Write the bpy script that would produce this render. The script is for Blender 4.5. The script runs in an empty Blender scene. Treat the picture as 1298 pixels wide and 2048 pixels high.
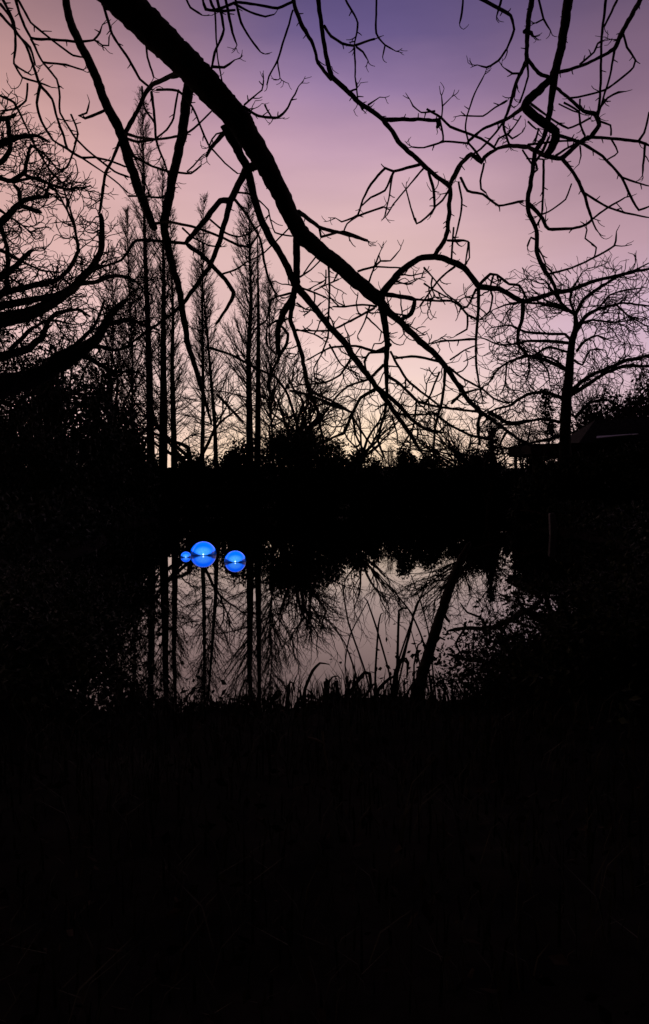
import bpy, math, random
import numpy as np
from mathutils import Vector

random.seed(11)
RNG = np.random.default_rng(11)
S = bpy.context.scene
COL = S.collection
PI = math.pi

# ------------------------------------------------------------------ camera
F = 1500.0            # focal length in photograph pixels
EYE = 1.9
PITCH = math.atan(49 / F)
cam_d = bpy.data.cameras.new('camera')
cam = bpy.data.objects.new('camera', cam_d)
COL.objects.link(cam)
cam.location = (0, 0, EYE)
cam.rotation_euler = (PI / 2 - PITCH, 0, 0)
cam_d.sensor_fit = 'VERTICAL'
cam_d.sensor_height = 36.0
cam_d.lens = F / 2048 * 36
cam_d.clip_start = 0.05
cam_d.clip_end = 3000
S.camera = cam
S.render.resolution_x, S.render.resolution_y = 649, 1024
S.view_settings.view_transform = 'Standard'
S.view_settings.look = 'None'
S.view_settings.gamma = 1
S.view_settings.exposure = 0.0
S.view_settings.use_curve_mapping = False

CP, SP = math.cos(PITCH), math.sin(PITCH)

def at(px, py, Y):
    """world point seen at photograph pixel (px, py) at distance Y along +Y"""
    u = (px - 649) / F
    v = (1024 - py) / F
    dy = CP + v * SP
    dz = -SP + v * CP
    k = Y / dy
    return (u * k, Y, EYE + dz * k)

def srgb(r, g, b):
    f = lambda c: (c / 255) / 12.92 if c / 255 <= .04045 else ((c / 255 + .055) / 1.055) ** 2.4
    return (f(r), f(g), f(b), 1)

# ------------------------------------------------------------------ world: dusk sky after sunset
W = bpy.data.worlds.new('World')
S.world = W
W.use_nodes = True
nt = W.node_tree
nt.nodes.clear()
def wn(t, **kw):
    n = nt.nodes.new(t)
    for k, v in kw.items():
        setattr(n, k, v)
    return n
def L(a, b):
    nt.links.new(a, b)
def math_n(op, a=None, b=None, clamp=False):
    n = wn('ShaderNodeMath', operation=op, use_clamp=clamp)
    for i, x in enumerate((a, b)):
        if x is None: continue
        if isinstance(x, (int, float)): n.inputs[i].default_value = x
        else: L(x, n.inputs[i])
    return n.outputs[0]
def ramp_n(stops, fac):
    n = wn('ShaderNodeValToRGB')
    cr = n.color_ramp
    cr.interpolation = 'B_SPLINE' if False else 'LINEAR'
    while len(cr.elements) > 1: cr.elements.remove(cr.elements[-1])
    cr.elements[0].position = stops[0][0]; cr.elements[0].color = srgb(*stops[0][1])
    for p, c in stops[1:]:
        e = cr.elements.new(p); e.color = srgb(*c)
    L(fac, n.inputs[0])
    return n.outputs[0]
tc = wn('ShaderNodeTexCoord')
sx = wn('ShaderNodeSeparateXYZ'); L(tc.outputs['Generated'], sx.inputs[0])
cl = wn('ShaderNodeTexNoise'); cl.inputs['Scale'].default_value = 2.6; cl.inputs['Detail'].default_value = 5
mp = wn('ShaderNodeMapping'); mp.inputs['Scale'].default_value = (1, 1, 3.2)
L(tc.outputs['Generated'], mp.inputs[0]); L(mp.outputs[0], cl.inputs['Vector'])
zz = math_n('ADD', sx.outputs[2], math_n('MULTIPLY', math_n('SUBTRACT', cl.outputs[0], .5), .10))
zz = math_n('MAXIMUM', zz, 0.0)
mid = ramp_n([(0, (255, 224, 186)), (.05, (254, 222, 190)), (.10, (251, 222, 202)), (.15, (238, 208, 200)), (.22, (226, 191, 187)),
              (.30, (216, 180, 179)), (.365, (205, 168, 180)), (.41, (180, 145, 170)), (.455, (146, 119, 157)), (.50, (104, 88, 134)), (.545, (82, 71, 115)),
              (.7, (42, 38, 74)), (1, (22, 20, 46))], zz)
left = ramp_n([(0, (242, 206, 188)), (.1, (233, 194, 190)), (.2, (228, 189, 186)), (.3, (216, 175, 170)), (.38, (205, 162, 156)),
               (.44, (192, 149, 146)), (.49, (172, 133, 134)), (.54, (148, 114, 120)), (.7, (50, 42, 66)), (1, (22, 20, 46))], zz)
right = ramp_n([(0, (232, 198, 186)), (.1, (214, 182, 192)), (.2, (203, 172, 192)), (.3, (184, 149, 162)), (.38, (158, 126, 142)),
               (.45, (128, 101, 124)), (.52, (98, 79, 106)), (.7, (42, 37, 64)), (1, (22, 20, 46))], zz)
az = math_n('ARCTAN2', sx.outputs[0], sx.outputs[1])
def side_fac(lo, hi):
    n = wn('ShaderNodeMapRange', interpolation_type='SMOOTHSTEP'); L(az, n.inputs[0])
    n.inputs[1].default_value = lo; n.inputs[2].default_value = hi; n.inputs[3].default_value = 0; n.inputs[4].default_value = 1
    return n.outputs[0]
m0 = wn('ShaderNodeMix', data_type='RGBA'); L(side_fac(.02, -.42), m0.inputs[0]); L(mid, m0.inputs[6]); L(left, m0.inputs[7])
mx = wn('ShaderNodeMix', data_type='RGBA'); L(side_fac(.06, .42), mx.inputs[0]); L(m0.outputs[2], mx.inputs[6]); L(right, mx.inputs[7])
# the sky opposite the sunset is already night-dark
mr = wn('ShaderNodeMapRange', interpolation_type='SMOOTHSTEP')
L(sx.outputs[1], mr.inputs[0])
mr.inputs[1].default_value = .62; mr.inputs[2].default_value = -.35; mr.inputs[3].default_value = 1.0; mr.inputs[4].default_value = .022
vm = wn('ShaderNodeVectorMath', operation='SCALE'); L(mx.outputs[2], vm.inputs[0]); L(mr.outputs[0], vm.inputs['Scale'])
bg = wn('ShaderNodeBackground'); bg.inputs[1].default_value = 1.0
cv = wn('ShaderNodeTexNoise'); cv.inputs['Scale'].default_value = 4.2; cv.inputs['Detail'].default_value = 6
mp2 = wn('ShaderNodeMapping'); mp2.inputs['Scale'].default_value = (1, 1, 5.5); mp2.inputs['Rotation'].default_value = (.12, .2, 0)
L(tc.outputs['Generated'], mp2.inputs[0]); L(mp2.outputs[0], cv.inputs['Vector'])
veil = math_n('ADD', 1.07, math_n('MULTIPLY', math_n('SUBTRACT', cv.outputs[0], .5), .26))
vm2 = wn('ShaderNodeVectorMath', operation='SCALE'); L(vm.outputs[0], vm2.inputs[0]); L(veil, vm2.inputs['Scale'])
L(vm2.outputs[0], bg.inputs[0])
wo = wn('ShaderNodeOutputWorld'); L(bg.outputs[0], wo.inputs[0])

# ------------------------------------------------------------------ materials
MATS = {}
def material(name, c1, c2, scale=8.0, rough=.9, bump=.3, spec=.2, detail=5, dist=.02):
    m = bpy.data.materials.new(name); m.use_nodes = True
    t = m.node_tree; b = t.nodes['Principled BSDF']
    co = t.nodes.new('ShaderNodeTexCoord')
    n = t.nodes.new('ShaderNodeTexNoise'); n.inputs['Scale'].default_value = scale; n.inputs['Detail'].default_value = detail
    t.links.new(co.outputs['Object'], n.inputs['Vector'])
    r = t.nodes.new('ShaderNodeValToRGB')
    r.color_ramp.elements[0].position = .35; r.color_ramp.elements[0].color = (*c1, 1)
    r.color_ramp.elements[1].position = .7; r.color_ramp.elements[1].color = (*c2, 1)
    t.links.new(n.outputs[0], r.inputs[0]); t.links.new(r.outputs[0], b.inputs['Base Color'])
    b.inputs['Roughness'].default_value = rough
    b.inputs['Specular IOR Level'].default_value = spec
    if bump:
        bp = t.nodes.new('ShaderNodeBump'); bp.inputs['Strength'].default_value = bump; bp.inputs['Distance'].default_value = dist
        t.links.new(n.outputs[0], bp.inputs['Height']); t.links.new(bp.outputs[0], b.inputs['Normal'])
    MATS[name] = m
    return m
material('bark', (.016, .012, .010), (.040, .032, .026), 14, .95, .5, .1)
material('twig', (.018, .013, .011), (.034, .026, .022), 20, .95, 0, .05)
material('far_bark', (.018, .014, .012), (.04, .032, .027), 6, .95, .3, .05)
material('leaf', (.012, .016, .008), (.035, .042, .02), 3, .7, 0, .15)
material('ivy', (.012, .016, .006), (.042, .044, .015), 3, .8, 0, .1)
material('dry_blade', (.016, .013, .008), (.045, .037, .02), 7, .8, 0, .1)
material('dry_stem', (.10, .07, .04), (.2, .14, .08), 9, .8, .2, .1)
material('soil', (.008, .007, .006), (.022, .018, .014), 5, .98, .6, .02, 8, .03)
material('litter', (.012, .008, .005), (.04, .024, .014), 4, .9, 0, .05)
material('timber', (.02, .015, .012), (.04, .032, .026), 6, .9, .3, .1)
material('shingle', (.014, .012, .012), (.03, .027, .026), 5, .95, .3, .05)
material('zinc', (.42, .40, .44), (.6, .57, .62), 3, .6, .05, .3)
material('concrete', (.13, .12, .12), (.2, .185, .185), 9, .95, .2, .1)
material('collar', (.01, .01, .012), (.02, .02, .025), 10, .5, 0, .3)

wm = bpy.data.materials.new('pond_water'); wm.use_nodes = True
t = wm.node_tree; b = t.nodes['Principled BSDF']
b.inputs['Base Color'].default_value = (.0015, .0013, .0012, 1)
b.inputs['Roughness'].default_value = .012
b.inputs['IOR'].default_value = 1.35
co = t.nodes.new('ShaderNodeTexCoord')
n1 = t.nodes.new('ShaderNodeTexNoise'); n1.inputs['Scale'].default_value = 1.6; n1.inputs['Detail'].default_value = 3
n2 = t.nodes.new('ShaderNodeTexNoise'); n2.inputs['Scale'].default_value = .35; n2.inputs['Detail'].default_value = 2
ad = t.nodes.new('ShaderNodeMath'); ad.operation = 'ADD'
t.links.new(co.outputs['Object'], n1.inputs['Vector']); t.links.new(co.outputs['Object'], n2.inputs['Vector'])
t.links.new(n1.outputs[0], ad.inputs[0]); t.links.new(n2.outputs[0], ad.inputs[1])
bp = t.nodes.new('ShaderNodeBump'); bp.inputs['Strength'].default_value = .35; bp.inputs['Distance'].default_value = .0007
t.links.new(ad.outputs[0], bp.inputs['Height']); t.links.new(bp.outputs[0], b.inputs['Normal'])
MATS['water'] = wm

# ------------------------------------------------------------------ mesh helpers
def link_mesh(name, verts, faces_flat, sizes, mat, parent=None, smooth=True):
    me = bpy.data.meshes.new(name)
    verts = np.asarray(verts, np.float32); faces_flat = np.asarray(faces_flat, np.int32); sizes = np.asarray(sizes, np.int32)
    me.vertices.add(len(verts)); me.vertices.foreach_set('co', verts.ravel())
    me.loops.add(len(faces_flat)); me.loops.foreach_set('vertex_index', faces_flat)
    me.polygons.add(len(sizes))
    st = np.zeros(len(sizes), np.int32); st[1:] = np.cumsum(sizes)[:-1]
    me.polygons.foreach_set('loop_start', st)
    me.update(calc_edges=True)
    me.polygons.foreach_set('use_smooth', np.full(len(sizes), smooth))
    me.materials.append(MATS[mat])
    o = bpy.data.objects.new(name, me); COL.objects.link(o)
    if parent is not None: o.parent = parent
    return o

class MB:
    """collects tubes / leaf quads / boxes, links them as ONE mesh object"""
    def __init__(s): s.g = {}; s.v = []; s.f = []; s.n = 0
    def tube(s, pts, rad, n=3):
        s.g.setdefault((len(pts), n), []).append((pts, rad))
    def quads(s, arr):          # (N,4,3)
        arr = np.asarray(arr); N = len(arr)
        s.v.append(arr.reshape(-1, 3)); s.f.append((np.arange(N * 4).reshape(N, 4) + s.n)); s.n += N * 4
    def raw(s, verts, quads):
        verts = np.asarray(verts, float); s.v.append(verts); s.f.append(np.asarray(quads) + s.n); s.n += len(verts)
    def box(s, x0, x1, y0, y1, z0, z1):
        v = [(x, y, z) for x in (x0, x1) for y in (y0, y1) for z in (z0, z1)]
        s.raw(v, [(0, 1, 3, 2), (4, 6, 7, 5), (0, 4, 5, 1), (2, 3, 7, 6), (0, 2, 6, 4), (1, 5, 7, 3)])
    def flush(s):
        for (k, n), lst in s.g.items():
            P = np.array([a for a, _ in lst], float); R = np.array([r for _, r in lst], float)
            if R.ndim == 2: R = np.repeat(R[:, :, None], n, 2)
            N = len(P)
            T = np.gradient(P, axis=1); T /= np.linalg.norm(T, axis=2, keepdims=True) + 1e-9
            ax = np.argmin(np.abs(T).max(axis=1), axis=1)
            ref = np.eye(3)[ax][:, None, :]
            U = np.cross(T, ref); U /= np.linalg.norm(U, axis=2, keepdims=True) + 1e-9
            V = np.cross(T, U)
            a = np.arange(n) * 2 * PI / n
            ring = P[:, :, None, :] + R[..., None] * (np.cos(a)[None, None, :, None] * U[:, :, None, :] + np.sin(a)[None, None, :, None] * V[:, :, None, :])
            idx = np.arange(N * k * n).reshape(N, k, n) + s.n
            nx = np.roll(idx, -1, axis=2)
            q = np.stack([idx[:, :-1], nx[:, :-1], nx[:, 1:], idx[:, 1:]], -1).reshape(-1, 4)
            s.v.append(ring.reshape(-1, 3)); s.f.append(q); s.n += N * k * n
        s.g = {}
    def build(s, name, mat, parent=None, smooth=True):
        s.flush()
        if not s.v: return None
        v = np.concatenate(s.v); f = np.concatenate(s.f)
        return link_mesh(name, v, f.ravel(), np.full(len(f), 4), mat, parent, smooth)

def tag(o, label=None, cat=None, group=None, kind=None):
    if label: o['label'] = label
    if cat: o['category'] = cat
    if group: o['group'] = group
    if kind: o['kind'] = kind
    return o
def empty(name, loc=(0, 0, 0), label=None, cat=None, group=None):
    o = bpy.data.objects.new(name, None); COL.objects.link(o); o.location = loc
    o.empty_display_size = .2
    return tag(o, label, cat, group)
def copy_tree(o, parent=None):
    c = o.copy(); COL.objects.link(c); c.parent = parent
    for ch in list(o.children): copy_tree(ch, c)
    return c

# ------------------------------------------------------------------ terrain and pond
def near_shore(x):
    bays = .25 * np.sin(x * 1.3 + .6) + .14 * np.sin(x * 3.7) + .08 * np.sin(x * 8.1 + 1)
    return 6.25 + bays + 1.7 * np.clip(x - 1.15, 0, 7) + 3.0 * np.clip(-2.25 - x, 0, 4)
def far_shore(x): return 55 + 1.2 * np.sin(x / 4.0)
def left_shore(y): return -4.6 - .13 * y + .6 * np.sin(y / 3.0)
def right_shore(y): return 5.4 + .14 * y + .6 * np.sin(y / 3.6 + 1)
def ground_z(x, y):
    d = np.minimum(np.minimum(y - near_shore(x), far_shore(x) - y), np.minimum(x - left_shore(y), right_shore(y) - x))
    out = np.clip(-d, 0, None)
    z = np.where(d > 0, -np.clip(d * .5, 0, 1.2), .10 * (1 - np.exp(-out * 9)) + .28 * (1 - np.exp(-out / 1.6)))
    z = z + np.clip((y - 60) / 60, 0, 1) * 3.2 + np.clip(out - 12, 0, 60) * .03 * (y > 3)
    z = z + np.where(d > 0, 0, .05 * np.sin(x * 2.3 + y) * np.sin(y * 1.9 - x * .7) * np.clip(out, 0, 1))
    return z
def gz(x, y): return float(ground_z(np.array(float(x)), np.array(float(y))))
def axis(lo, hi, a, b, fine, coarse):
    L1 = list(np.arange(a, b, fine)); x = b; st = fine
    while x < hi: L1.append(x); st = min(st * 1.25, coarse); x += st
    L1.append(hi); x = a; st = fine; pre = []
    while x > lo: st = min(st * 1.25, coarse); x -= st; pre.append(x)
    return np.array(sorted(set([lo] + [p for p in pre if p > lo] + L1)))
xs = axis(-700, 700, -14, 14, .3, 60); ys = axis(-300, 1500, 0, 12, .18, 60)
ys = np.array(sorted(set(ys.tolist() + np.arange(12, 72, .8).tolist())))
GX, GY = np.meshgrid(xs, ys); GZ = ground_z(GX, GY)
gv = np.stack([GX, GY, GZ], -1).reshape(-1, 3); nx_, ny_ = len(xs), len(ys)
ii = (np.arange(ny_ - 1)[:, None] * nx_ + np.arange(nx_ - 1)[None, :]).ravel()
gf = np.stack([ii, ii + 1, ii + 1 + nx_, ii + nx_], -1)
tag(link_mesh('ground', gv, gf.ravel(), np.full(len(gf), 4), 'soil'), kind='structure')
mb = MB(); mb.raw([(-45, 4.5, 0), (45, 4.5, 0), (45, 60, 0), (-45, 60, 0)], [(0, 1, 2, 3)])
tag(mb.build('pond_water', 'water'), kind='structure')

# ------------------------------------------------------------------ traced branch helper
def catmull(P, step, maxn=200):
    """P (n,c) control rows with [:, :2] pixels; returns resampled rows"""
    P = np.asarray(P, float)
    if len(P) == 2:
        n = max(2, int(np.hypot(*(P[1, :2] - P[0, :2])) / step) + 1)
        tt = np.linspace(0, 1, n)[:, None]
        return P[0] * (1 - tt) + P[1] * tt
    E = np.vstack([2 * P[0] - P[1], P, 2 * P[-1] - P[-2]])
    out = []
    for i in range(1, len(E) - 2):
        p0, p1, p2, p3 = E[i - 1], E[i], E[i + 1], E[i + 2]
        n = max(1, int(np.hypot(*(p2[:2] - p1[:2])) / step))
        for j in range(n):
            u = j / n
            c = .5 * (2 * p1 + (p2 - p0) * u + (2 * p0 - 5 * p1 + 4 * p2 - p3) * u * u + (3 * p1 - p0 - 3 * p2 + p3) * u ** 3)
            c = c * .5 + (p1 * (1 - u) + p2 * u) * .5       # keeps the kinks of real wood
            c[2] = p1[2] * (1 - u) + p2[2] * u          # widths stay linear
            out.append(c)
    out.append(P[-1])
    return np.array(out)

def parse(txt):
    """lines: 'x,y,w x,y,w ...'; w optional (carried on)"""
    res = []
    for ln in txt.strip().splitlines():
        ln = ln.strip()
        if not ln: continue
        kind = 'branch'
        if ln[0] == '*': kind = 'limb'; ln = ln[1:]
        pts = []; w = 4
        for tok in ln.split():
            a = [float(q) for q in tok.split(',')]
            if len(a) > 2: w = a[2]
            pts.append((a[0], a[1], w))
        # interpolate widths between given ones
        toks = ln.split(); given = [i for i, k in enumerate(toks) if k.count(',') == 2]
        if len(given) >= 2:
            ws = np.interp(range(len(pts)), given, [pts[i][2] for i in given])
            pts = [(p[0], p[1], float(q)) for p, q in zip(pts, ws)]
        res.append((kind, np.array(pts)))
    return res

def seg_dist(p, P):
    a = P[:-1, :2]; b = P[1:, :2]; ab = b - a
    u = np.clip(((p - a) * ab).sum(1) / ((ab ** 2).sum(1) + 1e-9), 0, 1)
    d = np.hypot(*((a + ab * u[:, None]) - p).T)
    return d.min()

class Traced:
    """branches drawn as pixel paths, each given its real distance by a smooth field"""
    def __init__(s, lines, field, mat, root, amp, mpp=None):
        s.lines = lines; s.field = field; s.mat = mat; s.root = root; s.amp = amp; s.paths = []
        for i, (kind, P) in enumerate(lines):
            att = any(seg_dist(P[-1, :2], Q) < 10 + Q[:, 2].max() / 2 for j, (_, Q) in enumerate(lines) if j != i)
            step = 7 if P[:, 2].max() > 7 else 9
            R = catmull(P, step)
            # small natural wobble
            wob = RNG.normal(0, 1, (len(R), 2)); wob = (wob + np.roll(wob, 1, 0)) / 2
            wob[0] = 0; wob[-1] = 0
            R[:, :2] += wob * (.35 if R[:, 2].max() < 8 else .7)
            tt = np.linspace(0, 1, len(R))
            am = random.uniform(-1, 1) * amp * min(1, np.hypot(*(P[-1, :2] - P[0, :2])) / 250)
            if P[:, 2].max() > 12: am *= .3
            off = am * (np.sin(PI * tt) if att else tt ** 1.3)
            s.paths.append((kind, R, off, att))
    def world(s, R, off):
        return [at(p[0], p[1], s.field(p[0], p[1]) + o) for p, o in zip(R, off)]
    def build(s, twig_fn=None, prefix=None, nub=True):
        for kind, R, off, att in s.paths:
            mb = MB(); W3 = s.world(R, off)
            Yd = np.array([p[1] for p in W3])
            w = R[:, 2].copy()
            w = np.where(w < 9, w * 1.05, w)
            if not att: w[-1] *= .6
            rad = np.maximum(w, 1.6) / 2 * Yd / F
            if prefix:
                pre = prefix(R, W3, rad)
                if pre: W3 = pre[0] + W3; rad = np.concatenate([pre[1], rad])
            big = R[:, 2].max()
            n = 22 if big > 30 else 10 if big > 12 else 6 if big > 6 else 5
            rr = rad[:, None] * (1 + (RNG.normal(0, .042 if big > 12 else .08, (len(rad), n))))
            if big > 12:
                for _ in range(int(len(rad) / 3)):      # burrs and old twig scars
                    i = random.randrange(len(rad)); j = random.randrange(n)
                    bu = random.uniform(1.03, 1.14); rr[i, j] *= bu; rr[i, (j + 1) % n] *= bu; rr[max(0, i - 1), j] *= 1 + (bu - 1) * .6; rr[min(len(rad) - 1, i + 1), j] *= 1 + (bu - 1) * .6
            # close the end
            e = np.array(W3[-1]); d = e - np.array(W3[-2]); d /= np.linalg.norm(d) + 1e-9
            W3 = W3 + [tuple(e + d * rad[-1] * .7)]
            rr = np.vstack([rr, np.full((1, n), rad[-1] * .1)])
            mb.tube(W3, rr, n)
            o = mb.build(kind, s.mat, s.root)
            if twig_fn:
                tb = MB(); cnt = twig_fn(s, tb, R, off)
                if cnt:
                    tb.build('twigs', 'twig', o)['kind'] = 'stuff'

def px_twig(tr, tb, x, y, off, ang, length, w, depth=0, curl=0.0, up=.0, sub=.3, wig=.35, step=7, slope=.004):
    """one crooked twig in pixel space, with its own run in distance"""
    n = max(3, int(length / step)); pts = []; ds = random.uniform(-slope, slope); o = off
    for i in range(n + 1):
        pts.append((x, y, o))
        if depth < 2 and i > 0 and random.random() < sub:
            px_twig(tr, tb, x, y, o, ang + random.choice((-1, 1)) * random.uniform(.5, 1.2), length * random.uniform(.25, .6) * (1 - .4 * i / n), w * .75, depth + 1, curl, up, sub * .7, wig, step, slope)
        ang += random.gauss(0, wig) + curl
        # tips turn upwards (-y)
        tgt = -PI / 2; dlt = (tgt - ang + PI) % (2 * PI) - PI
        ang += dlt * up * (i / n)
        x += math.cos(ang) * step; y += math.sin(ang) * step; o += ds * step
    W3 = [at(p[0], p[1], tr.field(p[0], p[1]) + p[2]) for p in pts]
    tp = np.linspace(1, .55, len(pts)) * w / 2
    tb.tube(W3, [max(a, .55) * q[1] / F for a, q in zip(tp, W3)], 4 if w > 2.5 else 3)

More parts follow.
